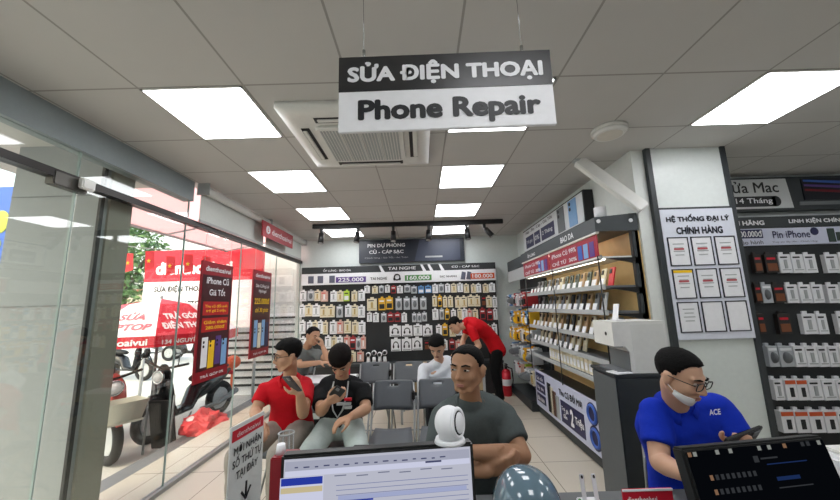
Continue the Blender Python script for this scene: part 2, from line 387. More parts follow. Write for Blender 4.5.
# ------------------------------------------------------------------ street outside
GR = mat('street_concrete', '#b9b6b0', .9, var=.1, scale=3); STEP = mat('dark_step', '#6d7074', .7, var=.12, scale=5)
slab('ground', (-45, -15, -.4), (-3.15, 45, -.28), GR)
slab('sidewalk', (-3.2, -3, -.28), (-2.75, 14, -.13), STEP)
slab('trim_8', (-2.3, 6.25, -.28), (2.0, 14, 0), STEP)
slab('wall_exterior', (-3.0, 2.38, -.13), (-2.33, 2.62, 4.0), mat('grey_cladding', '#8d9192', .5))
o = slab('trim_9', (-2.345, 2.372, -.13), (-2.325, 2.40, 4.0), BLACK)
slab('trim_10', (-2.329, 2.43, -.13), (-2.312, 2.625, 4.0), mat('bronze_post', '#8a877a', .5))
b = B()
for z in (1.55, 2.35, 3.1): b.box((-3.0, 2.375, z), (-2.35, 2.381, z+.006))
struct(b.build('trim_11', MGREY))
slab('ceiling_exterior', (-3.6, -2, 2.75), (-2.3, 3.3, 2.85), mat('porch_ceiling', '#b9b8b4', .7))
# awning over the pavement
m_ = bpy.data.materials.new('awning_cloth'); m_.use_nodes = True; nt = m_.node_tree; pb = nt.nodes['Principled BSDF']; pb.inputs['Base Color'].default_value = lin('#e2bdbd')+(1,); pb.inputs['Roughness'].default_value = .8
tr = nt.nodes.new('ShaderNodeBsdfTranslucent'); tr.inputs['Color'].default_value = lin('#f2d6d6')+(1,); mxs = nt.nodes.new('ShaderNodeMixShader'); mxs.inputs[0].default_value = .7
nt.links.new(pb.outputs[0], mxs.inputs[1]); nt.links.new(tr.outputs[0], mxs.inputs[2]); nt.links.new(mxs.outputs[0], nt.nodes['Material Output'].inputs[0])
t = thing('awning', 'faded pink-red fabric awning above the pavement outside the glass', 'awning', (-3.2, 5.2, 2.6))
b = B()
b.prism([(-2.32, 3.4, 3.05), (-4.0, 3.4, 2.72), (-4.0, 6.9, 2.72), (-2.32, 6.9, 3.05)], (0, 0, .015)); b.build('canopy', m_, t)
b = B().box((-4.02, 3.4, 2.69), (-4.0, 6.9, 2.735)); b.build('valance', mat('awning_valance', '#d8b3b3', .8), t)
b = B()
for y in (3.45, 5.2, 6.85): b.cyl((-2.3, y, 3.02), (-4.0, y, 2.70), .015)
b.cyl((-4.0, 3.4, 2.7), (-4.0, 6.9, 2.7), .018); b.build('frame', LGREY, t)

# shop sign on a stall across the pavement
t = thing('shop_sign', 'big red and white shop sign standing outside beyond the glass', 'sign', (-4.6, 7.0, -.28))
B().box((-5.75, 7.0, 2.12), (-3.3, 7.1, 2.78)).build('red_board', mat('stall_sign_red', '#e0122d', .45), t)  # brighter red than the other signs
B().box((-5.75, 7.0, 1.15), (-3.3, 7.1, 2.12)).build('white_board', PWHITE, t)
xs_ = aty(156, 270, 7.0).x
text('dienthoaivui', t, (xs_+.80, 6.998, 2.40), X, Z, 1.6, .27, PWHITE, bold=.05)
text('SỬA ĐIỆN THOẠI', t, (xs_+.52, 6.998, 1.97), X, Z, 1.04, .17, PBLACK, bold=.035)
text('MOBILE - LAPTOP', t, (xs_+.52, 6.998, 1.66), X, Z, 1.04, .12, PBLACK, bold=.035)
for x in (-5.65, -3.4): B().cyl((x, 7.06, -.28), (x, 7.06, 1.2), .03).build('post', LGREY, t)
# string of red flags
for i, (px, py) in enumerate(((128, 263), (149, 261), (170, 266), (188, 264), (206, 266))):
    p = aty(px, py, 4.6); t = B(); nx = [(-.06, .14), (.055, .13), (.075, -.10), (-.045, -.13)]
    t.prism([p+V((a, .04*a, z)) for a, z in nx], (0, .004, 0))
    ordn = ('first', 'second', 'third', 'fourth', 'fifth')[i]
    o = tag(t.build('hanging_flag', mat('flag_red', '#d81f2a', .6)), 'small red flag, %s on the cord outside counting from the pillar' % ordn, 'flag', 'red flags on a cord outside')
    st = B(); cpt = p+V((.0, -.006, 0)); st.prism([cpt+V((math.sin(k*PI/5)*(.032 if k%2==0 else .013), 0, math.cos(k*PI/5)*(.032 if k%2==0 else .013))) for k in range(10)], (0, .002, 0)); st.build('star', YEL, o)
p0, p1 = aty(105, 243, 4.6), aty(225, 249, 4.6)
tag(B().tube([p0.lerp(p1, k/14)+V((0, 0, -.05*math.sin(PI*k/14))) for k in range(15)], .006, 6).build('hanging_flag_string', LGREY), 'thin cord carrying small red flags outside the glass', 'cord')

# parasol
def parasol():
    c = V((-4.28, 5.6, -.28)); t = thing('parasol', 'large red and white market parasol with lettering outside the glass', 'parasol', c)
    ap = V((c.x, c.y, 1.72)); rr, rm, zm, zr, zv = 1.15, .52, 1.62, 1.18, 1.03; n = 8; a0 = R(-54-45)
    P_ = lambda i, r, z: V((c.x+r*math.cos(a0+i*2*PI/n), c.y+r*math.sin(a0+i*2*PI/n), z))
    for i in range(n):
        A, C, a, d_ = P_(i, rr, zr), P_(i+1, rr, zr), P_(i, rm, zm), P_(i+1, rm, zm)
        b = B(); b.prism([ap, a, d_], (0, 0, -.008)); b.prism([a, A, C, d_], (0, 0, -.008)); pn = b.build('red_panel' if i % 2 else 'white_panel', RED if i % 2 else PWHITE, t)
        dn = V((0, 0, zv-zr)); o_ = ((A+C)/2-V((c.x,c.y,zr))).normalized()*.006
        vl = B().prism([A, C, C+dn, A+dn], o_).build('valance', RED, t)
        rb = B().tube([ap-V((0,0,.02)), a-V((0,0,.02)), A-V((0,0,.02))], .008, 6).build('rib', LGREY, t)
        if i < 2:
            body, m = (('SỬA\nLAPTOP', mat('faded_red_ink', '#d8606a', .5)), ('TRẢ GÓP\nĐIỆN THOẠI', PWHITE))[i]
            rt = (C-A).normalized(); lo, hi = (A+C)/2, (a+d_)/2; up = (hi-lo).normalized()
            text(body, pn, lo.lerp(hi, .42), rt, up, .62, .44, m, bold=.04, depth=.006)
            text(('dienthoaivui', '134 NGUYỄN TRÃI')[i], vl, (A+C)/2+V((0,0,(zv-zr)/2))+rt.cross(Z)*.010, rt, Z, .72, .09, PWHITE, bold=.03)
    B().cyl((c.x, c.y, -.28), (c.x, c.y, 1.76), .022).build('pole', MGREY, t); B().cyl((c.x, c.y, -.28), (c.x, c.y, -.2), .22, .20, 24).build('base', MGREY, t)
parasol()

# motorbikes
TYRE = mat('tyre_rubber', '#1b1b1c', .8)
def motorbike(name, label, loc, rz, body, seatm, basket=False, cover=None):
    t = thing(name, label, 'motorbike', loc, rz, 'motorbikes parked outside')
    for y in (-.62, .62):
        w = B().torus((0, y, .28), X, .23, .055, 26, 8).build('tyre', TYRE, t, True)
        h = B().cyl((-.03, y, .28), (.03, y, .28), .17, None, 20); h.build('hub', LGREY, w, True)
    b = B()   # swept body: rear cowl, step floor, leg shield
    def ring(y, z, w, h): return [V((w*math.cos(a), y, z+h*math.sin(a))) for a in [2*PI*k/12 for k in range(12)]]
    b.loft([ring(.82,.72,.04,.03), ring(.6,.66,.13,.10), ring(.3,.58,.15,.15), ring(.05,.5,.14,.14), ring(-.05,.32,.13,.06), ring(-.32,.30,.14,.05), ring(-.42,.42,.17,.12)])
    b.build('body', body, t, True)
    b = B(); b.loft([ring(-.40,.35,.16,.08), ring(-.47,.6,.19,.18), ring(-.50,.85,.15,.12), ring(-.50,.98,.08,.05)]); b.build('leg_shield', body, t, True)
    b = B(); b.loft([ring(.75,.80,.05,.03), ring(.5,.78,.13,.06), ring(.15,.74,.13,.06), ring(0,.72,.06,.04)]); b.build('seat', seatm, t, True)
    b = B(); b.tube([(-.33,-.42,1.02), (-.12,-.48,.98), (0,-.5,.96), (.12,-.48,.98), (.33,-.42,1.02)], .017, 8); hb = b.build('handlebar', BLACK, t, True)
    for s in (-1, 1):
        b = B(); b.tube([(s*.2,-.47,.99), (s*.25,-.5,1.12), (s*.3,-.5,1.18)], .007, 6); b.ell((s*.32,-.5,1.21), (.055,.012,.04)); b.build('mirror', BLACK, t, True)
    b = B(); b.ell((0,-.57,.86), (.085,.05,.075)); hl = b.build('headlight', mat('lamp_lens', '#c9cdd0', .15), t, True); B().torus((0,-.585,.86), Y, .085, .014, 22, 6).build('headlight_ring', CHROME, hl, True)
    b = B(); b.cyl((0,-.5,.85), (0,-.62,.28), .03); b.tube([(0,-.35,.42),(0,-.48,.57),(0,-.66,.58),(0,-.84,.46)], [.05,.07,.06,.03], 10); b.build('front_fork', body, t, True)
    b = B(); b.tube([(.12,.1,.25),(.14,.45,.25),(.15,.85,.36)], [.025,.035,.05], 10); b.build('exhaust', MGREY, t, True)
    b = B(); b.tube([(-.05,.1,.2),(-.16,.1,-.0)], .012, 6); b.build('kickstand', MGREY, t, True)
    b = B(); b.ell((0,.86,.66), (.08,.03,.04)); b.build('tail_light', RED, t, True)
    if basket:
        b = B(); b.box((-.19,-.95,.5), (.19,-.68,.52)); b.loft([[V((-.17,-.93,.5)),V((.17,-.93,.5)),V((.17,-.7,.5)),V((-.17,-.7,.5))], [V((-.22,-.98,.74)),V((.22,-.98,.74)),V((.22,-.66,.74)),V((-.22,-.66,.74))]], False)
        b.build('basket', mat('basket_grey', '#a9a79c', .8), t, True)
    return t
DB = mat('black_gloss_paint', '#1c1d20', .25); OR_ = mat('faded_orange_paint', '#d2605a', .4); SB = mat('seat_vinyl', '#191919', .6)
motorbike('motorbike', 'faded red scooter with grey front basket parked beside the pillar outside', (-4.32, 4.66, -.28), R(60), OR_, mat('grey_cover', '#b0aea6', .85, bump=.4, scale=20), True)
motorbike('motorbike', 'black scooter parked under the parasol outside the glass', (-3.68, 5.6, -.28), R(-10), DB, SB)
for i, (px, d_, rz, l) in enumerate(((125, 9.5, 80, 'black motorbike across the lane, beside the pillar outside'), (158, 13.5, 95, 'distant dark motorbike on the far kerb under parasol edge'), (183, 13.0, 85, 'distant dark motorbike on the far kerb beside the red poster'))):
    p = aty(px, 370, d_); motorbike('motorbike', l, (p.x, d_, -.28), R(rz), (DB, MGREY, DB)[i], SB)
# dark A-frame board beside the black scooter
t = thing('folded_board', 'black folded notice board leaning between the two parked scooters', 'notice board', (-3.42, 4.7, -.28))
b = B(); b.obox((-3.42, 4.70, .05), X, V((0,.97,.2)), V((0,-.2,.97)), .16, .012, .32, .004); b.build('face_panel', BLACK, t)
b = B()
for s in (-1, 1): b.cyl((-3.42+s*.165, 4.62, -.28), (-3.42+s*.165, 4.64, .42), .012)
b.build('frame', MGREY, t)
# red and white plastic bag on the step
t = B()
for i in range(1): pass
bm_ = bmesh.new(); bmesh.ops.create_icosphere(bm_, subdivisions=4, radius=1)
pc = atz(203, 432, -.13)
for v in bm_.verts:
    q = v.co.copy(); f = 1+.35*noise.noise(q*2.1)+.15*noise.noise(q*5)
    v.co = V((q.x*.27*f, q.y*.2*f, max(0, q.z*.17*f+.09+.16*max(0, .35-abs(q.x))*(q.z > .2))))
t.add(bm_, Matrix.Translation(pc)); o = t.build('plastic_bag', mat('red_bag', '#d8454a', .45, var=.2, scale=6)); tag(o, 'crumpled red and white plastic bag lying on the dark step outside', 'bag')
b = B(); b.ell(pc+V((-.13,-.02,.13)), (.10,.12,.09), u=12, v=8); b.build('white_side', PWHITE, o)
# orange helmet / cover behind the posters
p = aty(233, 362, 7.0)
o = B(); o.ell((p.x, 7.0, p.z), (.14, .15, .13)); o.box((p.x-.02, 6.98, -.13), (p.x+.02, 7.02, p.z-.1)); tag(o.build('helmet_post', ORANGE), 'orange rounded cover on a short post outside beside the rack', 'cover')
# neighbour wall with slatted rack
slab('wall_far', (-4.0, 7.6, 1.05), (-2.5, 7.9, 4.2), mat('outside_plaster', '#c9cac7', .8))
t = thing('slat_rack', 'white rack with black horizontal slats outside behind the posters', 'rack', (-3.4, 7.5, -.28))
B().box((-4.3, 7.55, -.28), (-2.45, 7.59, 1.4)).build('back_panel', PWHITE, t)
b = B()
for k in range(10): b.box((-4.3, 7.5, -.1+k*.155), (-2.45, 7.56, -.06+k*.155))
b.build('slat', BLACK, t)
# tree
t = thing('street_tree', 'leafy green tree rising outside beyond the pillar', 'tree', (-9.0, 10.2, -.28))
b = B(); b.tube([(-9,10.2,-.28), (-9.05,10.2,1.2), (-8.9,10.2,2.6), (-8.8,10.2,3.6)], [.16,.13,.10,.05], 10); b.tube([(-8.95,10.2,2.0), (-8.3,10,3.0), (-7.9,10,3.5)], [.07,.05,.02], 8); b.build('trunk', mat('bark', '#5d5246', .9, var=.3, bump=.6), t)
b = B(); rnd = random.Random(3)
for k in range(2200):
    cl = rnd.choice(((-8.9,10.2,3.3,.85), (-8.2,10,3.1,.75), (-9.5,10.3,3.0,.7), (-8.5,10.2,2.3,.6), (-9.1,10,2.0,.55), (-8.4,9.9,3.9,.6), (-9.2,10,4.1,.6)))
    q = V((rnd.gauss(0,1), rnd.gauss(0,1), rnd.gauss(0,1))).normalized()*rnd.random()**.4*cl[3]; p = V(cl[:3])+q
    a = V((rnd.gauss(0,1), rnd.gauss(0,1), rnd.gauss(0,.6))).normalized(); c2 = a.cross(V((rnd.gauss(0,1),rnd.gauss(0,1),rnd.gauss(0,1)))).normalized(); s = rnd.uniform(.06,.12)
    b.m(k % 3 == 0); b.quad(p-a*s, p+c2*s*.5, p+a*s, p-c2*s*.5)
b.build('foliage', [mat('leaf_dark', '#4f7044', .6, var=.2), mat('leaf_light', '#7d9c63', .6, var=.2)], t)
# far buildings
t = thing('far_building', 'pale beige building far across the street', 'building', (-18, 26, -.28))
B().box((-30, 26, -.28), (-9, 32, 3.1)).build('facade', mat('beige_plaster', '#c9bba8', .9), t)
for k in range(6):
    f = B().box((-28+k*3, 25.9, .8), (-26.6+k*3, 26, 2.2)).build('window', mat('far_window', '#6f777c', .3), t)
B().box((-30.3, 25.6, 3.1), (-8.7, 32, 3.35)).build('roof', mat('brick_roof', '#9a6a58', .9), t)
# blue and yellow poster beyond the door
t = thing('banner', 'blue and yellow banner outside beyond the glass door', 'banner', (-4.65, 3.2, -.28))
p0, p1 = aty(-25, 180, 3.3), aty(12, 330, 3.3)
q0 = B().box((p0.x, 3.3, aty(0,283,3.3).z), (aty(11,240,3.3).x, 3.32, aty(0,187,3.3).z)); q0.build('print', BLUE, t)
b = B(); b.ell((aty(2,215,3.3).x, 3.297, aty(2,222,3.3).z), (.09, .006, .12)); b.ell((aty(-6,240,3.3).x, 3.297, aty(0,245,3.3).z), (.08, .006, .09)); b.build('yellow_print', mat('banner_yellow', '#b4bd4c', .5), t)
B().cyl((p0.x+.03, 3.34, -.28), (p0.x+.03, 3.34, 2.4), .02).build('pole', LGREY, t)
B().cyl((aty(11,240,3.3).x-.02, 3.34, -.28), (aty(11,240,3.3).x-.02, 3.34, 2.4), .02).build('pole', LGREY, t)

# ------------------------------------------------------------------ posters on the glass
def poster(label, y0, y1, z0, z1, lines, phones):
    x = -2.205; t = thing('poster', label, 'poster', (x, (y0+y1)/2, z0), group='red posters on the glass')
    B().box((x-.018, y0, z0), (x, y1, z1), .002).build('board', mat('poster_red', '#8d1422', .4), t)
    w = y1-y0; h = z1-z0; b = B().box((x, y0+.04*w, z0+.09*h), (x+.002, y1-.04*w, z0+.885*h)); b.build('dark_field', mat('poster_dark', '#3c0a14', .35), t)
    yc = (y0+y1)/2
    for body, fz, fw, fh, m in lines: text(body, t, (x+.003, yc, z0+fz*h), Y, Z, fw*w, fh*h, m, bold=.015)
    b = B()
    for fz in (.60, .46): b.obox((x+.002, yc, z0+fz*h), Y, Z, X, .40*w, .058*h, .0012, .001)
    if phones == 1: b.build('red_bubble', mat('bubble_red', '#b3121f', .4), t)
    else: b.bm.free()
    cols = (PWHITE, YEL, PURPLE, SKYB) if phones == 1 else (SKYB, CREAM, SKYB, NAVY)
    for k in range(4):
        b = B(); yy = y0+w*(.14+.2*k); b.box((x+.002, yy, z0+.1*h+(.0 if k % 2 else .02)), (x+.004, yy+w*.17, z0+(.36 if phones == 1 else .42)*h-(k % 2)*.04)); ph = b.build('phone_print', cols[k], t)
        b = B(); b.cyl((x+.004, yy+w*.05, z0+.32*h), (x+.005, yy+w*.05, z0+.32*h), w*.025); b.cyl((x+.004, yy+w*.05, z0+.285*h), (x+.005, yy+w*.05, z0+.285*h), w*.025); b.build('lens_print', PBLACK, ph)
    for y in (y0+.05, y1-.05): B().cyl((x-.009, y, z1), (x-.009, y, 2.33), .002, None, 6).build('cord', LGREY, t)
poster('larger red poster on the glass about cheap used phones', 3.385, 3.955, .79, 2.0,
       (('dienthoaivui', .94, .8, .045, PWHITE), ('iPhone Cũ', .84, .7, .06, PWHITE), ('Giá Tốt', .745, .5, .07, PWHITE), ('Thu cũ đổi mới\ntrợ giá 2 triệu', .60, .7, .075, YEL), ('Giảm thêm\n280.000đ', .46, .7, .09, YEL), ('TRẢ GÓP 0%', .045, .7, .03, PWHITE)), 1)
poster('smaller red poster on the glass nearer the back wall', 4.445, 4.985, .87, 2.02,
       (('dienthoaivui', .94, .8, .045, PWHITE), ('Dán Cường Lực\nHydrogel', .79, .72, .12, PWHITE), ('225.000đ', .64, .8, .07, YEL), ('chỉ 30 phút', .53, .7, .07, YEL), ('TRẢ GÓP 0%', .045, .7, .03, PWHITE)), 2)
# ------------------------------------------------------------------ back wall display
ORD = 'first second third fourth fifth sixth seventh eighth ninth tenth eleventh twelfth thirteenth fourteenth fifteenth sixteenth seventeenth eighteenth nineteenth twentieth'.split()
YB = 6.1
def bx(px, py=310): return aty(px, py, YB).x
def bz(py, px=400): return aty(px, py, YB).z
t = thing('display_board', 'tall black pegboard display covering the back wall', 'display board', (-.4, 6.15, 0))
XL, XR = -2.14, 1.36
B().box((XL, 6.12, 0), (XR, 6.25, 2.2)).build('back_panel', mat('pegboard_black', '#1e2123', .6), t)
b = B().box((XL, 6.06, 2.10), (XR, 6.12, 2.22), .004); h = b.build('header', mat('header_dark', '#2d3133', .5), t)
for x, s in ((-1.5, 'ỐP LƯNG - BAO DA'), (-.33, 'TAI NGHE'), (.82, 'CỦ - CÁP SẠC')): text(s, h, (x, 6.058, 2.16), X, Z, .5, .055, PWHITE, bold=.01)
for x in (-.70, .05, .18, .38): B().prism([(x,6.058,2.10),(x+.06,6.058,2.10),(x-.01,6.058,2.22),(x-.05,6.058,2.22)], (0,-.002,0)).build('stripe_print', PWHITE, h)
b = B().box((XL, 6.06, 1.90), (XR, 6.12, 2.10), .003); s = b.build('price_strip', PWHITE, t)
for x0, x1, m, tx in ((-1.52, -.98, PURPLE, '225.000'), (-.28, .2, GREEN, '160.000'), (.9, 1.33, ORANGE, '180.000')):
    B().box((x0, 6.055, 1.93), (x1, 6.06, 2.03)).build('price_band', m, s); text(tx, s, ((x0+x1)/2, 6.053, 1.98), X, Z, (x1-x0)*.85, .07, PWHITE, bold=.02)
for x, tx in ((-.75, 'TAI NGHE'), (.5, 'SẠC NHANH')): text(tx, s, (x, 6.058, 1.985), X, Z, .3, .05, PBLACK, bold=.015)
for x in (-2.02, -1.85, -1.64): B().box((x, 6.056, 1.93), (x+.1, 6.06, 2.06)).build('product_print', mat('print_slate', '#5b5e70', .5), s)
for x in (.72, .82): B().prism([(x,6.058,1.93),(x+.08,6.058,1.92),(x+.1,6.058,2.05),(x+.03,6.058,2.07)], (0,-.003,0)).build('product_print', MATS['print_slate'], s)
b = B(); b.torus((-.42, 6.055, 2.0), Y, .05, .012, 18, 6); b.ell((-.47,6.055,1.97), (.018,.008,.03)); b.ell((-.37,6.055,1.97), (.018,.008,.03)); b.build('headphone_print', PBLACK, s)
B().box((XL, 5.95, 0), (XR, 6.12, .50)).build('base_cabinet', mat('base_black', '#202224', .5), t)
B().box((XL, 5.9, .50), (XR, 6.12, .54), .004).build('base_shelf', DGREY, t)

# package variants: unit card 1 x 1, depth .03
def ring_(b, zc):
    for k in range(16):
        a0, a1 = R(-20+220*k/16), R(-20+220*(k+1)/16)
        b.quad(*[(r*math.cos(a), -.034, zc+r*math.sin(a)) for r, a in ((.22,a0),(.30,a0),(.30,a1),(.22,a1))])
def pack_proto(kind):
    b = B()
    cols = {'white': (PWHITE, LGREY, PBLACK), 'cream': (CREAM, mat('pack_gold', '#b9a066', .5), PBLACK), 'grey': (mat('pack_grey', '#b2b7bc', .4), MGREY, PWHITE), 'yellow': (mat('pack_yellow', '#dcae2e', .5), PBLACK, PWHITE),
            'red': (mat('pack_red', '#a32b30', .5), PBLACK, PWHITE), 'black': (mat('pack_black', '#26211f', .4), mat('pack_rust', '#7a4526', .5), RED), 'green': (mat('pack_green', '#b3d444', .5), PWHITE, PBLACK), 'pink': (mat('pack_pink', '#cfa89b', .5), PWHITE, RED),
            'head': (PWHITE, PBLACK, MGREY), 'orange': (PWHITE, PBLACK, ORANGE), 'blue': (mat('pack_blue', '#5b8fc4', .4), PWHITE, PBLACK), 'gold': (mat('pack_deep_yellow', '#e0a81e', .45), YEL, PWHITE)}[kind]
    b.m(0).box((-.5, -.03, 0), (.5, 0, .88)); b.box((-.18, -.01, .88), (.18, 0, 1.0))
    if kind == 'head':
        b.m(1); b.tube([(.25*math.cos(R(-20+220*k/16)), -.036, .42+.27*math.sin(R(-20+220*k/16))) for k in range(17)], .004, 6); ring_(b, .42); b.ell((-.25,-.034,.33), (.09,.012,.13), u=10, v=6); b.ell((.25,-.034,.33), (.09,.012,.13), u=10, v=6); b.m(2).box((-.4,-.032,.04), (.4,-.03,.1))
    elif kind in ('white', 'cream', 'pink'):
        b.m(1).box((-.36, -.033, .12), (.36, -.03, .16)); b.box((-.12, -.034, .2), (.12, -.03, .62)); b.m(2).box((-.38, -.033, .70), (.2, -.03, .77))
    elif kind == 'grey':
        b.m(1).ell((0,-.03,.4), (.3,.02,.25), u=12, v=8); b.m(2).box((-.4,-.033,.7), (.4,-.03,.8))
    elif kind == 'orange':
        b.m(1).box((-.12, -.033, .15), (.2, -.03, .55)); b.m(2).box((-.46, -.033, .70), (.46, -.03, .86))
    else:
        b.m(1).box((-.38, -.033, .1), (.38, -.03, .45)); b.m(2).box((-.36, -.033, .62), (.3, -.03, .72))
    o = b.build('hanging_pack', list(cols), origin=(0, 0, 0)); return o
PROTO = {}
def pack(kind, loc, w, h, label, cat='packaged accessory', group=None, rz=0, d=1.0):
    if kind not in PROTO: PROTO[kind] = pack_proto(kind); o = PROTO[kind]
    else: o = PROTO[kind].copy(); COL.objects.link(o)
    o.name = 'hanging_pack'; o.location = loc; o.scale = (w, d, h); o.rotation_euler = (0, 0, rz)
    for k in ('label', 'category', 'group'):
        if k in o: del o[k]
    return tag(o, label, cat, group)
CN = {'white': 'white', 'cream': 'cream', 'grey': 'grey', 'yellow': 'yellow and black', 'red': 'dark red', 'black': 'black', 'green': 'lime green', 'pink': 'pinkish', 'head': 'boxed headphone', 'orange': 'white and orange', 'blue': 'blue', 'gold': 'golden yellow'}
def brow(bay, row, py0, py1, spec):
    for i, (a, c, k) in enumerate(spec):
        x0, x1 = bx(a, (py0+py1)/2), bx(c, (py0+py1)/2); z1, z0 = bz(py0, (a+c)/2), bz(py1, (a+c)/2)
        lift = random.uniform(-.012, .012)
        pack(k, ((x0+x1)/2, 6.117, z0+lift), (x1-x0)*.97, z1-z0, '%s pack, %s from the glass in the %s row, %s bay, back wall' % (CN[k], ORD[i], ORD[row-1], bay), group='packs on the back wall, %s bay, row %s' % (bay, ORD[row-1]), d=random.uniform(.7, 1.4))
W, C_, G_, Y_, R_, K_, P_, H_, N_ = 'white', 'cream', 'grey', 'yellow', 'red', 'black', 'pink', 'head', 'green'
brow('first', 1, 289.5, 301, ((300,306.5,W),(307.5,314,G_),(314.5,320.5,C_),(321,328,P_),(330.5,337,W),(337,343.5,C_),(344,349.5,N_),(351.5,357.5,C_),(358.5,365,W)))
brow('first', 2, 304, 317, ((299.5,305,W),(305,312.5,C_),(312.5,320,W),(320,327.5,C_),(327.5,335,C_),(336.5,343,G_),(345,351.5,W),(351.5,358,C_),(358,365,W)))
brow('first', 3, 320, 334, ((299.5,305.5,W),(307,312.5,W),(312.5,318,C_),(318,323,W),(323,328,C_),(330,337,W),(337,343.5,P_),(344,351,C_),(352,358.5,C_),(358.5,365.5,W)))
brow('first', 4, 335.5, 349, ((300,306,W),(307,313,C_),(325,331,W),(331.5,337,C_),(337,343,W),(344,350,P_),(350,356,R_),(356,361,G_),(361,366,P_)))
brow('first', 5, 350, 361, ((300,306,C_),(326,333,C_),(334,341,P_),(342,348,R_),(349,356,C_),(357,364,P_)))
brow('middle', 1, 285, 293, ((364.5,370,W),(372,378,C_),(379,384,G_),(385,390,W),(391,396,R_),(397,403,W),(404,410.5,G_),(411,417,G_),(418,424,'blue'),(425,431.5,'blue')))
brow('middle', 2, 296.5, 310, ((367,377,C_),(378.5,385.5,Y_),(386,393,Y_),(395.5,402,G_),(403.5,410,G_),(411.5,418,G_),(420,426.5,G_)))
brow('middle', 3, 311.5, 321.5, ((367,372,W),(373,379,W),(381,386.5,G_),(387.5,393.5,R_),(394.5,400.5,R_),(401.5,407,W),(412,416.5,G_),(417,421.5,G_),(422,427,G_)))
brow('middle', 4, 324, 336, ((389.5,401,H_),(401.7,412.5,H_),(413.4,422.4,W),(422.8,432.5,H_)))
brow('middle', 5, 337, 350.5, ((391,400.8,H_),(401.7,411.5,H_),(412,422.5,H_)))
brow('far', 1, 283, 292.5, ((432.3,438,W),(438.5,444,G_),(445,450.3,W),(451,456.6,C_),(457.4,462.9,W),(463.7,469,C_),(470.9,476,C_),(476.3,481,W),(482.7,488.5,C_),(489,495,W)))
brow('far', 2, 295, 307, ((432.3,436.8,C_),(437.7,442,Y_),(443,447.2,C_),(448,453,C_),(455,461,C_),(461,467,C_),(467.7,474.5,C_),(474.6,480,C_),(481.5,486,K_),(486,492,C_),(492.5,497,W)))
brow('far', 3, 308, 320, ((432.3,438.5,W),(439.5,444,G_),(445,449.4,Y_),(451,456,W),(457.5,462,C_),(462,467.3,W),(467.4,472,P_),(472.7,478,C_),(480,485.4,R_),(487,492.5,R_),(493.4,497.5,W)))
brow('far', 4, 323.5, 336, ((436,442,W),(442.5,447.5,Y_),(449.4,455.6,C_),(456,462,W),(463,469,C_),(486,491,C_),(492,497,W)))
brow('far', 5, 339, 350, ((424,431.4,K_),(443,447.5,W),(449.4,454.8,R_),(455.6,462,P_)))
# little white cameras on the base shelf of the middle bay
for i, px in enumerate((369.5, 375, 380.5, 385.5)):
    x = bx(px, 348); z = .54
    t = thing('small_camera', 'small white round camera on display, %s from the glass under the middle bay' % ORD[i], 'camera', (x, 5.98, .54), group='small white cameras under the middle bay')
    b = B(); b.cyl((x,5.98,.541), (x,5.98,.64), .035, .025); b.build('stand', PWHITE, t); b = B(); b.ell((x,5.98,.68+.03*(i%2)), .043); h = b.build('head', PWHITE, t); b = B(); b.ell((x,5.93,.68+.03*(i%2)), (.03,.012,.03)); b.build('lens', PBLACK, h)

# sign above the back display
t = thing('wall_sign', 'dark wide sign about power banks and chargers above the back display', 'sign', (-.15, 6.2, 2.29))
B().box((-1.13, 6.19, 2.285), (.83, 6.25, 2.72), .004).build('board', mat('sign_navy', '#282d38', .35), t)
text('PIN DỰ PHÒNG', t, (-.62, 6.188, 2.61), X, Z, .70, .10, PWHITE, bold=.03); text('CỦ - CÁP SẠC', t, (-.62, 6.188, 2.49), X, Z, .64, .10, PWHITE, bold=.02); text('Chính hãng - Giá Tốt - An Toàn', t, (-.62, 6.188, 2.38), X, Z, .8, .045, LGREY)
b = B(); b.prism([(-.1,6.19,2.30),(.75,6.19,2.30),(.75,6.19,2.70),(.0,6.19,2.70)], (0,-.002,0)); b.build('picture_field', mat('print_dusk', '#3e4557', .4), t); b = B(); b.box((.1,6.186,2.36), (.42,6.19,2.39)); b.build('white_bar', LGREY, t)

# ------------------------------------------------------------------ side wall phone-case shelving
XF, XW, YN, YM, YE = 1.50, 1.84, 2.76, 4.86, 6.0
t = thing('case_display', 'long dark shelving unit with wooden back along the side wall', 'display shelf', (1.68, 3.8, 0))
B().box((1.80, YN, .12), (1.836, YM, 2.08)).build('back_panel', WOOD, t)
for y in (YN, YM-.03): B().box((1.77, y, 0), (1.83, y+.04, 2.2), .004).build('upright', DGREY, t)
b = B(); b.prism([(1.47, YN-.01, 2.05), (1.83, YN-.01, 2.05), (1.83, YN-.01, 2.20), (1.47, YN-.01, 2.17)], (0, YM-YN+.02, 0)); cp = b.build('canopy', mat('canopy_charcoal', '#3a4043', .5), t)
b = B()
for x in (1.50, 1.77): b.cyl((x, YN-.012, 2.135), (x, YN-.02, 2.135), .016, None, 16)
b.build('bolt', PWHITE, cp)
text('BAO DA', cp, (1.468, 3.3, 2.105), -Y, Z, .3, .06, PWHITE, bold=.02); text('ỐP LƯNG', cp, (1.468, 4.4, 2.105), -Y, Z, .3, .06, PWHITE, bold=.02)
B().box((1.58, YN+.30, 2.03), (1.61, YM-.05, 2.048)).build('lamp_strip', glow_mat('shelf_lamp', '#fff3dd', 5.0), t)
B().box((1.475, YN, 2.035), (1.50, YM, 2.05)).build('canopy_trim', mat('trim_white', '#f0efe8', .3), t)
B().box((1.53, YN+.05, 1.815), (1.555, YM-.05, 1.826)).build('lamp_strip', bpy.data.materials['shelf_lamp'], t)
RB = mat('banner_red', '#9c1f33', .4)
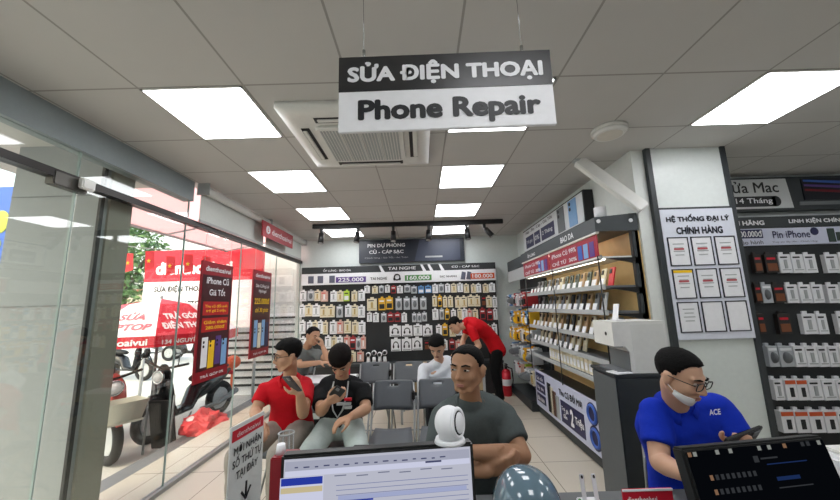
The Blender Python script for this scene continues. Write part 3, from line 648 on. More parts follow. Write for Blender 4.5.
for y0, y1 in ((YN+.03, 3.85), (3.88, YM-.02)):
    f = B().box((1.49, y0, 1.845), (1.50, y1, 2.03)).build('red_banner', RB, t)
    text('iPhone Cũ 99%', f, (1.488, y1-.38, 1.975), -Y, Z, .6, .05, PWHITE, bold=.01); text('CHỈ TỪ  30%', f, (1.488, y1-.38, 1.89), -Y, Z, .6, .05, PWHITE, bold=.02)
    for k in range(3): B().box((1.487, y0+.05+k*.11, 1.855), (1.49, y0+.13+k*.11, 1.985)).build('phone_print', (PURPLE, SKYB, BLUE)[k], f)
LV = (1.845, 1.60, 1.39, 1.175, .98, .80)
for i, z in enumerate(LV):
    b = B(); b.box((1.52 if i else 1.49, YN+.03, z-.018), (1.80, YM-.01, z), .003); s = b.build('shelf', MGREY if i else OFFW, t)
    B().box((1.512, YN+.03, z-.03), (1.522, YM-.01, z+.012)).build('shelf_edge', LGREY, s)
    b = B(); b.prism([(1.53,YN+.0,z-.018),(1.80,YN+.0,z-.018),(1.80,YN+.0,z-.075),(1.7,YN,z-.05)], (0,.02,0)); b.build('bracket', BLACK, s)
for y in (YN+.04, 3.8, YM-.06): B().cyl((1.49, y, .6), (1.49, y, 1.85), .006, None, 8).build('front_wire', BLACK, t)
B().box((1.56, YN, .02), (1.84, YM, .56)).build('lower_cabinet', DGREY, t)
B().box((1.62, YN, 0), (1.84, YM, .1)).build('plinth', BLACK, t)
ya = lambda y: 4.86-(4.86-y)*.86
f = B().box((1.535, ya(YN+.02), .12), (1.56, YM, .58), .003).build('advert_panel', mat('advert_lilac', '#c4c9de', .35), t)
for k, (s, z) in enumerate((('Giá tốt', .50), ('Uy tín', .37), ('Bảo hành', .24))):
    B().box((1.531, ya(4.44), z-.05), (1.535, ya(4.80), z+.055)).build('navy_label', NAVY, f); text(s, f, (1.529, ya(4.62), z), -Y, Z, .24, .055, PWHITE, bold=.02)
text('Thu Cũ Đổi Mới', f, (1.533, ya(3.58), .49), -Y, Z, .56, .085, PBLACK, bold=.03)
B().box((1.531, ya(3.24), .17), (1.535, ya(3.88), .40)).build('navy_label', NAVY, f); text('Trợ giá\nđến', f, (1.529, ya(3.75), .285), -Y, Z, .18, .14, PWHITE, bold=.015); text('2', f, (1.529, ya(3.55), .285), -Y, Z, .08, .17, PWHITE, bold=.05); text('Triệu', f, (1.529, ya(3.36), .285), -Y, Z, .19, .1, PWHITE, bold=.03)
for k, (m, y) in enumerate(((PBLACK, 4.28), (CREAM, 4.2), (mat('print_brown', '#6b4c42', .4), 4.1), (LGREY, 4.0))): B().box((1.532, ya(y-.07), .16), (1.535, ya(y+.06), .50-.03*k)).build('phone_print', m, f)
yq = ya(3.03); b = B(); b.cyl((1.535, yq, .46), (1.530, yq, .46), .10, None, 24); b.cyl((1.535, yq-.02, .26), (1.530, yq-.02, .26), .105, None, 24); q = b.build('camera_print', NAVY, f)
for zq, yo in ((.46, 0), (.26, -.02)): B().torus((1.53, yq+yo, zq), X, .075, .015, 24, 6).build('blue_ring_print', BLUE, q)

# phone cases standing along the shelves, a price tag before each
def case_proto(m, m2):
    t = thing('phone_case', None, None, (0, 0, 0))
    b = B(); a = R(14); up = V((math.sin(a), 0, math.cos(a))); nn = V((-math.cos(a), 0, math.sin(a)))
    b.obox(V((.02,0,0))+up*.085, Y, up, nn, .04, .082, .006, .004); c = b.build('shell', m, t, True)
    b = B(); b.obox(V((.02,0,0))+up*.13+nn*.008+Y*.015, Y, up, nn, .018, .02, .003, .002); b.build('lens_window', m2, c, True)
    b = B(); b.obox(V((-.055,0,.036)), Y, V((.3,0,.95)).normalized(), V((-.95,0,.3)).normalized(), .034, .032, .002); b.build('price_tag', PWHITE, t, True)
    b = B(); b.obox(V((-.058,0,.028)), Y, V((.3,0,.95)).normalized(), V((-.95,0,.3)).normalized(), .02, .006, .0015); b.build('tag_print', RED, t, True)
    return t
CASEM = {'clear grey': (mat('case_grey', '#8d9196', .3), BLACK), 'tan': (mat('case_tan', '#b89a76', .45), BLACK), 'black': (mat('case_black', '#26282b', .4), MGREY), 'cream': (CREAM, BLACK), 'dark green': (mat('case_green', '#4b5b52', .4), BLACK), 'red': (mat('case_red', '#c8252c', .4), BLACK), 'white': (PWHITE, MGREY)}
CP = {}
def case(col, loc, label, group):
    if col not in CP: CP[col] = o = case_proto(*CASEM[col])
    else: o = copy_tree(CP[col])
    o.location = loc; o.name = 'phone_case'; tag(o, label, 'phone case', group); return o
rnd = random.Random(5)
rows = ((1, YN+.14, 15, 'top'), (2, YN+.3, 14, 'second'), (3, YN+.12, 14, 'third'), (4, YN+.75, 10, 'fourth'))
for li, y0, n, nm in rows:
    for k in range(n):
        y = y0+k*(YM-.12-y0)/(n-1); col = 'red' if (li == 1 and k == 0) else 'white' if (li == 2 and k == 0) else rnd.choice(('clear grey', 'clear grey', 'tan', 'black', 'cream', 'dark green') if li < 3 else ('tan', 'cream', 'clear grey', 'tan', 'black'))
        case(col, (1.605, y, LV[li]), '%s phone case on the %s case shelf, %s from the column' % (col, nm, ORD[k]), 'phone cases on the %s shelf' % nm)
bxp = None
for k in range(13):
    y = 3.28+k*.082
    if bxp is None:
        b = B(); b.m(0).box((1.56, y-.034, LV[5]+.001), (1.74, y+.034, LV[5]+.15), .004); b.m(1).box((1.557, y-.026, LV[5]+.03), (1.56, y+.026, LV[5]+.1)); bxp = o = b.build('accessory_box', [CREAM, PWHITE], origin=(1.65, y, LV[5]))
    else: o = bxp.copy(); COL.objects.link(o)
    o.location = (1.65, y, LV[5]); tag(o, 'cream accessory box in the bottom shelf row, %s from the column' % ORD[k], 'box', 'cream boxes on the bottom shelf')
# white roll standing on top of the canopy
tag(B().cyl((1.62, 2.92, 2.19), (1.62, 2.92, 2.30), .05, None, 20).build('paper_roll', PWHITE), 'white roll standing on top of the shelving canopy', 'paper roll')
# far section with pegs
t = thing('peg_display', 'dark peg display unit past the case shelves, up against the back wall', 'display shelf', (1.6, 5.4, 0))
B().box((1.76, YM+.06, 0), (1.835, YE, 2.2)).build('back_panel', mat('pegboard_grey', '#3a3f42', .6), t)
b = B().box((1.56, YM+.06, 2.03), (1.76, YE, 2.2), .004); h = b.build('canopy', MATS['canopy_charcoal'], t); B().box((1.55, YM+.08, 1.84), (1.57, YE-.02, 2.02)).build('advert_strip', LGREY, t)
B().box((1.48, YM+.06, .0), (1.76, YE, .14), .01).build('plinth', DGREY, t)
b = B()
for z in (1.25+.18, .98+.18, .72+.18, 1.70, .62): b.box((1.715, YM+.07, z), (1.76, YE-.02, z+.012))
b.build('peg_rail', MGREY, t)
rk = random.Random(11)
pal = (('white','blue','white','red','grey','white'), ('blue','white','gold','white','yellow','grey'), ('grey','gold','gold','yellow','white','gold'), ('white','grey','blue','blue','white','gold'), ('cream','white','grey','pink','white','green'))
for ri, z in enumerate((1.43, 1.16, .90, .62, .34)):
    for k in range(11):
        kd = rk.choice(pal[ri]); y = YM+.13+k*.097
        pack(kd, (1.70, y, z+rk.uniform(-.015,.015)), .08, .22, '%s pack on the peg display, %s row, %s from the case shelves' % (CN[kd], ORD[ri], ORD[k]), group='packs on the peg display, row %s' % ORD[ri], rz=-PI/2, d=rk.uniform(4.2, 6.5))
# light box sign high on the side wall
t = thing('light_box_sign', 'white light box sign with two phones high on the side wall', 'sign', (1.78, 4.4, 2.29))
B().box((1.73, 3.40, 2.28), (1.836, 5.5, 2.64), .004).build('housing', BLACK, t)
B().box((1.725, 3.42, 2.30), (1.731, 5.48, 2.62)).build('face_panel', mat('sign_face', '#d9dde0', .4), t)
text('Màn - Pin - Cáp - Giá Tốt', t, (1.722, 4.78, 2.575), -Y, Z, 1.1, .07, PBLACK, bold=.015)
for y0, y1, s in ((5.0, 5.35, 'Trả góp'), (4.72, 4.95, '0%'), (4.2, 4.66, '2 Tháng')):
    B().box((1.721, y0, 2.33), (1.725, y1, 2.51)).build('navy_label', NAVY, t); text(s, t, (1.719, (y0+y1)/2, 2.42), -Y, Z, (y1-y0)*.8, .07, PWHITE, bold=.01)
for y, m in ((3.98, MGREY), (3.66, SKYB)):
    b = B(); b.obox((1.722, y, 2.46), Y, Z, X, .10, .15, .003, .002); ph = b.build('phone_print', m, t); b = B(); b.cyl((1.72, y+.05, 2.57), (1.716, y+.05, 2.57), .022); b.cyl((1.72, y+.05, 2.51), (1.716, y+.05, 2.51), .022); b.build('lens_print', PBLACK, ph)

# fire extinguisher in the back corner
t = thing('fire_extinguisher', 'red fire extinguisher standing on the floor in the back corner', 'fire extinguisher', (1.365, 5.80, 0))
c = V((1.365, 5.80, 0))
b = B(); b.cyl(c, c+Z*.36, .07, .07, 20); b.ell(c+Z*.36, (.07,.07,.06)); b.build('cylinder', RED, t)
b = B(); b.cyl(c+Z*.41, c+Z*.46, .022); b.box(c+V((-.02,-.09,.455)), c+V((.02,.04,.47))); b.box(c+V((-.015,-.08,.485)), c+V((.015,.03,.5))); b.build('valve', BLACK, t)
B().tube([c+V((.03,0,.44)), c+V((.09,-.02,.42)), c+V((.1,-.02,.25)), c+V((.085,-.02,.12))], .011, 8).build('hose', BLACK, t)
B().cyl(c+Z*.16, c+Z*.26, .071, .071, 20, False).build('paper_label', PWHITE, t)

# ------------------------------------------------------------------ parts wall on the far side
YR = 3.38
t = thing('parts_board', 'dark pegboard with repair parts on the wall past the column', 'display board', (3.8, 3.42, 0))
B().box((2.64, 3.40, 0), (4.98, 3.448, 2.28)).build('back_panel', MATS['pegboard_black'], t)
hd = B().box((2.64, 3.36, 2.165), (4.98, 3.40, 2.28), .003).build('header', DGREY, t)
text('CHÍNH HÃNG', hd, (3.27, 3.358, 2.222), X, Z, .5, .06, PWHITE, bold=.04); text('LINH KIỆN CHÍNH HÃNG', hd, (4.17, 3.358, 2.225), X, Z, .80, .065, PWHITE, bold=.04)
st = B().box((2.64, 3.37, 1.985), (4.98, 3.40, 2.16), .003).build('price_strip', LILAC, t)
for x, s in ((3.36, '600.000đ'), (4.47, '600.000đ')):
    B().box((x-.17, 3.366, 2.06), (x+.13, 3.37, 2.15)).build('price_band', NAVY, st); text(s, st, (x-.01, 3.364, 2.105), X, Z, .26, .065, PWHITE, bold=.02); text('Bảo hành', st, (x-.01, 3.368, 2.02), X, Z, .26, .045, PBLACK)
text('Pin iPhone', st, (3.78, 3.368, 2.09), X, Z, .38, .075, NAVY, bold=.015); text('Thay pin lấy liền - Chính hãng', st, (3.80, 3.368, 2.015), X, Z, .46, .025, NAVY)
B().cyl((4.02, 3.368, 2.115), (4.02, 3.364, 2.115), .04, None, 20).build('badge_print', NAVY, st)
b = B(); b.box((4.15, 3.364, 2.0), (4.22, 3.37, 2.14)); b.box((4.235, 3.364, 2.01), (4.275, 3.37, 2.10)); b.build('phone_print', mat('print_deep_green', '#2a3a33', .4), st)
def rrow(ri, py0, py1, spec):
    for i, (a, c, k) in enumerate(spec):
        p, q = aty(a, (py0+py1)/2, YR), aty(c, (py0+py1)/2, YR); z1, z0 = aty((a+c)/2, py0, YR).z, aty((a+c)/2, py1, YR).z
        pack(k, ((p.x+q.x)/2, 3.397, z0), (q.x-p.x)*.96, z1-z0, '%s parts pack past the column, %s row, %s from the column' % (CN[k], ORD[ri], ORD[i]), group='repair part packs past the column', d=1.3 if ri < 3 else 2.2)
rrow(0, 252, 273, ((752,760,K_),(763,776,K_),(777,789,W),(789.5,801.5,W),(802,814,W),(823,836,W),(837,849,W)))
rrow(1, 282, 303, ((753,759.5,K_),(760,770,G_),(771,783,K_),(784,795.5,W),(797,809,W),(809.5,821,W),(825,837,W),(838,850,W)))
rrow(2, 311, 334, ((756,763,K_),(776,789,K_),(800,814,W),(815,825,W),(835,847,W)))
rrow(3, 343, 366, ((763,773,G_),(774,788,G_),(789,800,W),(800.5,812,W),(812.5,822,W),(823,833,W),(834,846,W)))
rrow(4, 376, 399, ((769,778,W),(780,791,'orange'),(791.5,802,'orange'),(803,816,W),(817,830,W),(831,845,W)))
rrow(5, 407, 431, ((776,789,'orange'),(790,803,'orange'),(804,818,'orange'),(819,831,'orange'),(832,846,W)))
# laptop repair sign above it
t = thing('wall_sign', 'wide laptop repair sign above the parts wall, lettering on white', 'sign', (3.8, 3.4, 2.35))
B().box((2.64, 3.36, 2.345), (4.98, 3.448, 2.70), .004).build('frame', DGREY, t)
b = B(); b.prism([(2.66,3.36,2.365),(aty(794,209,3.36).x,3.36,2.365),(aty(785,180,3.36).x,3.36,2.68),(2.66,3.36,2.68)], (0,-.004,0)); b.build('white_field', mat('sign_white', '#c9cccd', .4), t)
text('Sửa Mac', t, ((aty(724,187,3.354).x+aty(778,187,3.354).x)/2, 3.354, 2.595), X, Z, aty(778,187,3.354).x-aty(724,187,3.354).x, .125, PBLACK, bold=.012)
b = B(); xe = aty(776,203,3.356).x; b.obox((xe-.48, 3.356, 2.44), X, Z, Y, .48, .055, .003); b.cyl((xe,3.359,2.44),(xe,3.353,2.44),.055,None,20); b.build('black_pill', PBLACK, t)
text('14 Tháng', t, ((aty(736,203,3.351).x+aty(773,203,3.351).x)/2, 3.351, 2.44), X, Z, aty(773,203,3.351).x-aty(736,203,3.351).x, .072, PWHITE, bold=.012)
b = B().box((3.98, 3.352, 2.44), (4.96, 3.36, 2.67)); q = b.build('screen_print', mat('print_midnight', '#10121c', .3), t)
for k, (m, z0) in enumerate(((BLUE, 2.60), (PURPLE, 2.55), (DRED, 2.50))):
    b = B(); b.prism([(4.0,3.352,z0+.04),(4.5,3.352,z0),(4.95,3.352,z0+.03),(4.95,3.352,z0+.055),(4.5,3.352,z0+.03),(4.0,3.352,z0+.06)], (0,-.002,0)); b.build('swirl_print', m, q)
B().box((3.92, 3.35, 2.39), (4.97, 3.36, 2.425)).build('laptop_base_print', MGREY, t)

# certificate board on the column
t = thing('certificate_board', 'white board with nine framed certificates on the column', 'notice board', (2.285, 2.70, 1.16))
B().box((1.985, 2.695, 1.16), (2.585, 2.715, 2.205), .002).build('board', mat('board_white', '#d7dbe6', .35), t)
text('HỆ THỐNG ĐẠI LÝ', t, (2.285, 2.694, 2.125), X, Z, .52, .075, mat('ink_navy', '#1f2330', .5), bold=.05); text('CHÍNH HÀNG', t, (2.285, 2.694, 2.03), X, Z, .38, .075, MATS['ink_navy'], bold=.05)
for r_ in range(3):
    for c_ in range(3):
        x0 = 2.01+c_*.19; z0 = 1.735-r_*.26; x1, z1 = x0+.168, z0+.235
        f = B()
        for lo, hi in (((x0,z0),(x0+.008,z1)), ((x1-.008,z0),(x1,z1)), ((x0,z0),(x1,z0+.008)), ((x0,z1-.008),(x1,z1))): f.box((lo[0], 2.689, lo[1]), (hi[0], 2.696, hi[1]))
        f = f.build('certificate_frame', MATS['ink_navy'], t); B().box((x0+.008, 2.692, z0+.008), (x1-.008, 2.6955, z1-.008)).build('certificate', PWHITE, f)
        b = B(); xm = (x0+x1)/2
        if r_ < 2 or c_ == 0:
            for k in range(4): b.box((xm-.045+.01*(k%2), 2.690, z1-.06-.03*k), (xm+.045-.01*(k%2), 2.692, z1-.052-.03*k))
            b.build('print_line', LGREY, f)
            if not (r_ == 2): B().box((xm-.04, 2.690, z1-.105), (xm+.04, 2.692, z1-.09)).build('red_print', mat('soft_red', '#b8545a', .5), f)
            if r_ == 1 and c_ == 0: B().box((x0+.01, 2.690, z1-.03), (x1-.01, 2.692, z1-.01)).build('yellow_print', YEL, f)
        else: b.bm.free()
# ------------------------------------------------------------------ folding chairs
CG = mat('chair_grey_plastic', '#5f6368', .5); CHT = mat('chair_tube', '#9a9c9c', .3, .8)
def chair_proto():
    t = thing('folding_chair', None, None, (0, 0, 0))
    def sh(z, y, hw, dep, n=12, th=.016):
        return z
    b = B()   # seat: shallow dished slab
    rs = []
    for k in range(9):
        y = -.21+.42*k/8; w = .205-.02*abs(k-4)/4*(k > 4); zz = .455-.012*math.sin(PI*k/8)-(.012 if k == 0 else 0)
        rs.append([V((-w, y, zz)), V((-w*.5, y, zz-.008)), V((0, y, zz-.01)), V((w*.5, y, zz-.008)), V((w, y, zz)), V((w, y, zz-.02)), V((0, y, zz-.032)), V((-w, y, zz-.02))])
    b.loft(rs); b.build('seat', CG, t, True)
    b = B(); n = 10; rows = []   # backrest, curved, with a handle slot
    hole_lo, hole_hi = .765, .785
    def bp(u, z, off): x = .205*u; return V((x, .245+.06*(z-.6)/.2+.03*(1-u*u)+off, z))
    us = [-1, -.8, -.6, -.4, -.22, 0, .22, .4, .6, .8, 1]; zs = [.585, .62, .68, .74, hole_lo, hole_hi, .805, .815]
    for off in (0, .018):
        rows.append([[b.bm.verts.new(bp(u*(1 if .6 < z < .81 else .95), z, off)) for u in us] for z in zs])
    def hole(i, j): return zs[i] == hole_lo and -.3 < (us[j]+us[j+1])/2 < .3
    for i in range(len(zs)-1):
        for j in range(len(us)-1):
            if hole(i, j): continue
            for s in range(2):
                g = rows[s]; b.face([g[i][j], g[i][j+1], g[i+1][j+1], g[i+1][j]], True)
    A, C = rows
    def wall(p, q, r, s_): b.face([p, q, r, s_])
    for j in range(len(us)-1): wall(A[0][j], A[0][j+1], C[0][j+1], C[0][j]); wall(A[-1][j], A[-1][j+1], C[-1][j+1], C[-1][j])
    for i in range(len(zs)-1): wall(A[i][0], A[i+1][0], C[i+1][0], C[i][0]); wall(A[i][-1], A[i+1][-1], C[i+1][-1], C[i][-1])
    for j in (4, 5): wall(A[4][j], A[4][j+1], C[4][j+1], C[4][j]); wall(A[5][j], A[5][j+1], C[5][j+1], C[5][j])
    wall(A[4][4], A[5][4], C[5][4], C[4][4]); wall(A[4][6], A[5][6], C[5][6], C[4][6])
    b.build('backrest', CG, t, True)
    for s in (-1, 1):
        b = B(); b.tube([(s*.215,.31,.80), (s*.22,.26,.62), (s*.22,.12,.44), (s*.22,-.2,.012)], .011, 8); b.build('front_leg', CHT, t, True)
        b = B(); b.tube([(s*.2,-.10,.43), (s*.2,.10,.25), (s*.2,.32,.012)], .011, 8); b.build('rear_leg', CHT, t, True)
    b = B(); b.cyl((-.2,.3,.05), (.2,.3,.05), .009, None, 8); b.build('stretcher', CHT, t, True)
    b = B(); b.box((.195,.232,.66), (.228,.29,.74), .01); b.build('arm_hinge', BLACK, t, True)
    for c in t.children: c.data.transform(Matrix.Diagonal((.84, 1, 1, 1)))
    return t
proto = None
GR1, GR2 = 'grey folding chairs of the front waiting row', 'grey folding chairs of the second waiting row'
spots = [(-1.05, 2.86, 'grey folding chair under the man in the red polo shirt', GR1), (-.66, 2.86, 'grey folding chair under the man in the black printed T-shirt', GR1),
         (-.27, 2.90, 'empty grey folding chair beside the man in black', GR1), (.13, 2.92, 'empty grey folding chair in the front row behind the man in charcoal', GR1),
         (-.575, 3.96, 'empty grey folding chair of the second row, behind the man in black', GR2), (-.17, 3.94, 'empty grey folding chair of the second row beside the man in white', GR2),
         (.22, 3.94, 'grey folding chair under the man in the white shirt', GR2), (.25, 1.86, 'grey folding chair under the man in the charcoal T-shirt', 'grey folding chairs at the desks'), (-1.72, 4.72, 'grey folding chair under the man in the grey shirt', 'grey folding chairs at the desks')]
for x, y, l, g in spots:
    if proto is None: proto = o = chair_proto()
    else: o = copy_tree(proto)
    o.location = (x, y, 0); o.name = 'folding_chair'; tag(o, l, 'chair', g)
# chair of the man in blue
t = thing('office_chair', 'grey metal armchair under the man in the blue polo shirt', 'chair', (1.27, 1.74, 0), R(-30))
B().box((-.2,-.2,.42), (.2,.2,.47), .015).build('seat', CG, t, True); B().box((-.17,.20,.56), (.17,.235,.80), .012).build('backrest', CG, t, True)
for s in (-1, 1):
    b = B(); b.tube([(s*.19,.22,.80), (s*.20,.21,.45), (s*.2,.24,.012)], .011, 8); b.build('rear_leg', CHT, t, True)
    b = B(); b.tube([(s*.21,-.02,.46), (s*.21,-.19,.42), (s*.21,-.2,.012)], .011, 8); b.build('front_leg', CHT, t, True)

# ------------------------------------------------------------------ desks
DT = mat('desk_grey', '#63676a', .4)
t = thing('service_desk', 'long grey service desk in front carrying the monitors', 'desk', (.2, .9, 0))
B().box((-1.2, .35, .72), (1.56, 1.45, .75), .004).build('desk_top', DT, t)
B().box((-1.16, .90, 0), (1.53, .93, .72)).build('front_panel', DGREY, t)
for x in (-1.16, 1.50): B().box((x, .4, 0), (x+.03, 1.4, .72)).build('side_panel', DGREY, t)
t = thing('white_desk', 'white-topped desk at the back where the man in grey sits', 'desk', (-1.08, 4.1, 0))
B().box((-1.46, 3.82, .64), (-.80, 4.38, .67), .004).build('desk_top', PWHITE, t); B().box((-1.43, 3.9, .3), (-.83, 3.92, .64)).build('modesty_panel', LGREY, t)
for x in (-1.45, -.84):
    for y in (3.84, 4.34): B().box((x, y, 0), (x+.03, y+.03, .64)).build('leg', LGREY, t)
t = thing('wooden_desk', 'pale wooden desk near the back wall where the standing man leans', 'desk', (.3, 4.85, 0))
B().box((-.32, 4.55, .64), (.82, 5.15, .67), .004).build('desk_top', mat('pale_desk_wood', '#cdb48c', .5, var=.12, scale=8), t); B().box((-.29, 4.6, .38), (.79, 4.62, .64)).build('modesty_panel', mat('desk_panel', '#b59c77', .5), t)
for x in (-.3, .77):
    for y in (4.57, 5.1): B().box((x, y, 0), (x+.03, y+.03, .64)).build('leg', LGREY, t)
p = aty(357, 360, 4.0); t = thing('placard', 'small red placard with white lettering standing on the white desk', 'sign', (-.915, 4.0, .67))
B().box((-1.0, 3.99, .67), (-.83, 4.0, .87)).build('board', RED, t); text('TƯ VẤN', t, (-.915, 3.988, .80), X, Z, .14, .04, PWHITE, bold=.02)
b = B(); b.obox((-1.25, 4.0, .6725), V((.96,.28,0)), V((-.28,.96,0)), Z, .11, .08, .002); tag(b.build('paper_sheet', PWHITE), 'white paper lying on the white desk before the man in grey', 'paper')
# ------------------------------------------------------------------ dark cabinet with white machine
c0 = V((1.43, 2.36, 0)); rz = R(-4)
t = thing('cabinet', 'tall dark grey cabinet behind the man in blue', 'cabinet', c0, rz)
b = B().box((-.21,-.15,.06), (.22,.19,1.0), .006); b.build('body', mat('cabinet_charcoal', '#272d31', .5), t, True)
b = B().box((-.214,-.146,.06), (-.2105,.185,.99)); b.build('side_panel', mat('cabinet_side', '#54595b', .5), t, True)
B().box((-.2,-.14,0), (.2,.18,.06)).build('plinth', BLACK, t, True); B().box((-.222,-.16,1.0), (.232,.2,1.022), .005).build('top', DGREY, t, True)
t = thing('film_machine', 'boxy white machine with a grey recess standing on the dark cabinet', 'machine', (1.40, 2.36, 1.022), rz)
b = B()
prof = [(-.165,.32),(.165,.32),(.165,0),(-.07,0),(-.07,.13),(-.10,.165),(-.165,.165)]
b.prism([(x, -.14, z) for x, z in prof], (0, .28, 0)); b.build('housing', OFFW, t, True)
b = B(); b.box((-.155,-.13,0), (-.07,.13,.012)); b.box((-.075,-.13,.012), (-.072,.13,.13)); b.box((-.16,-.13,.158),(-.105,.13,.164)); b.build('recess', MGREY, t, True)
b = B(); b.prism([(-.05,-.142,.02),(.15,-.142,.02),(.15,-.142,.30),(-.05,-.142,.30)], (0,.003,0)); b.build('door_panel', mat('door_plastic', '#d5d6d1', .4), t, True)
b = B(); b.cyl((-.1665,-.05,.24), (-.169,-.05,.24), .012); b.build('button', BLACK, t, True)
t2 = B(); t2.box((1.30, 2.30, 1.345), (1.36, 2.38, 1.352)); t2.obox((1.335, 2.36, 1.40), Y, V((.2,0,1)).normalized(), V((-1,0,.2)).normalized(), .03, .055, .003); tag(t2.build('card_stand', PWHITE), 'white card stand on top of the white machine', 'card stand')
b = B(); b.obox((1.250, 2.252, 1.0265), V((.97,.2,0)).normalized(), V((-.2,.97,0)).normalized(), Z, .055, .05, .0035)
tag(b.build('paper_sheet', PWHITE), 'white paper sheet on the dark cabinet before the white machine', 'paper')
# ------------------------------------------------------------------ people
def remesh(b, name, material, parent, vox, smooth=4, wrinkle=0.0, wscale=9, clean=None):
    bmesh.ops.recalc_face_normals(b.bm, faces=b.bm.faces[:])
    me = bpy.data.meshes.new('tmp'); b.bm.to_mesh(me); b.bm.free(); o = bpy.data.objects.new('tmp', me); COL.objects.link(o)
    m = o.modifiers.new('r', 'REMESH'); m.mode = 'VOXEL'; m.voxel_size = vox; m.use_smooth_shade = True
    if smooth: s = o.modifiers.new('s', 'SMOOTH'); s.factor = .5; s.iterations = smooth
    bpy.context.view_layer.update()
    r = bpy.data.meshes.new_from_object(o.evaluated_get(bpy.context.evaluated_depsgraph_get()))
    bpy.data.objects.remove(o); bpy.data.meshes.remove(me)
    if wrinkle:
        nr = [v.normal.copy() for v in r.vertices]
        for v, n in zip(r.vertices, nr): v.co += n*(wrinkle*(noise.noise(v.co*wscale)+.6*noise.noise(v.co*wscale*2.3+V((5,2,1)))))
    r.name = name
    for p in r.polygons: p.use_smooth = True
    return link(name, r, material, parent)
SKIN = [None]
def skin(name, col): 
    m = mat(name, col, .55, var=.05, scale=14); m.node_tree.nodes['Principled BSDF'].inputs['Subsurface Weight'].default_value = .08
    m.node_tree.nodes['Principled BSDF'].inputs['Subsurface Radius'].default_value = (.01, .004, .002); return m
HAIRM = mat('black_hair', '#0a0909', .75, var=.3, scale=120, bump=.35, spec=.15)
EYEW = mat('eye_white', '#a59c94', .3); EYEB = mat('eye_dark', '#160f0c', .2); LIP = mat('lip_tone', '#9a665a', .55)
def lerp(a, b, t): return a+(b-a)*t
def interp(x, tab):
    if x <= tab[0][0]: return tab[0][1]
    for (a, p), (c, q) in zip(tab, tab[1:]):
        if x <= c: return p+(q-p)*(x-a)/(c-a)
    return tab[-1][1]
def torso(b, P, C, N, sP, sC, inflate=0.0, top=True, wk=1.0, dk=1.0, low=.0):
    prof = [(-.13-low,.115,.085),(-.07,.155,.108),(0,.163,.115),(.2,.152,.108),(.4,.146,.105),(.6,.160,.112),(.78,.172,.110),(.90,.165,.096),(.97,.125,.078),(1.0,.072,.062)]
    rings = []
    L = (C-P).length+(N-C).length; ups = (C-P).normalized()
    for t, w, d in prof:
        k = max(0, min(1, t)); p = (1-k)**2*P+2*k*(1-k)*C+k*k*N
        tg = (2*(1-k)*(C-P)+2*k*(N-C)).normalized()
        if t < 0: p = P+ups*t*L
        s = sP.lerp(sC, k); s = (s-tg*s.dot(tg)).normalized(); dv = s.cross(tg)
        w, d = w*wk+inflate, d*dk+inflate
        rings.append([p+s*w*math.copysign(abs(math.cos(a))**.85, math.cos(a))+dv*d*math.copysign(abs(math.sin(a))**.9, math.sin(a)) for a in [2*PI*i/24 for i in range(24)]])
    b.loft(rings)
def hand(b, wr, d, n, side, curl=.5, k=1.0, spread=.019):
    """palm + four fingers + thumb. d: finger direction, n: palm normal (the way the fingers curl), side: towards the thumb"""
    d = V(d).normalized(); n = V(n); n = (n-d*n.dot(d)).normalized(); s = d.cross(n); s = s if s.dot(V(side)) > 0 else -s
    for j, (ln, off) in enumerate(((.070, 1.45), (.080, .5), (.074, -.48), (.058, -1.4))):
        kn = wr+d*(.088-.004*abs(off))*k+s*off*spread*k
        b.cone(wr+d*.012*k+s*off*.011*k, .0135*k, kn, .0115*k, 10)
        p, a = kn, 0
        for q, fr in ((.46, .9), (.32, 1.1), (.24, .8)):
            a += curl*fr; dd = d*math.cos(a)+n*math.sin(a); e = p+dd*ln*q*k; b.cone(p, .0098*k, e, .0085*k, 8); p = e
    t0 = wr+d*.022*k+s*.020*k; t1 = t0+(d*.55+s*.75+n*.35).normalized()*.042*k; t2 = t1+(d*.85+s*.2+n*.45).normalized()*.032*k; t3 = t2+(d*.85-s*.1+n*.5).normalized()*.024*k
    b.cone(t0, .015*k, t1, .0115*k, 8); b.cone(t1, .0112*k, t2, .0098*k, 8); b.cone(t2, .0098*k, t3, .008*k, 8)
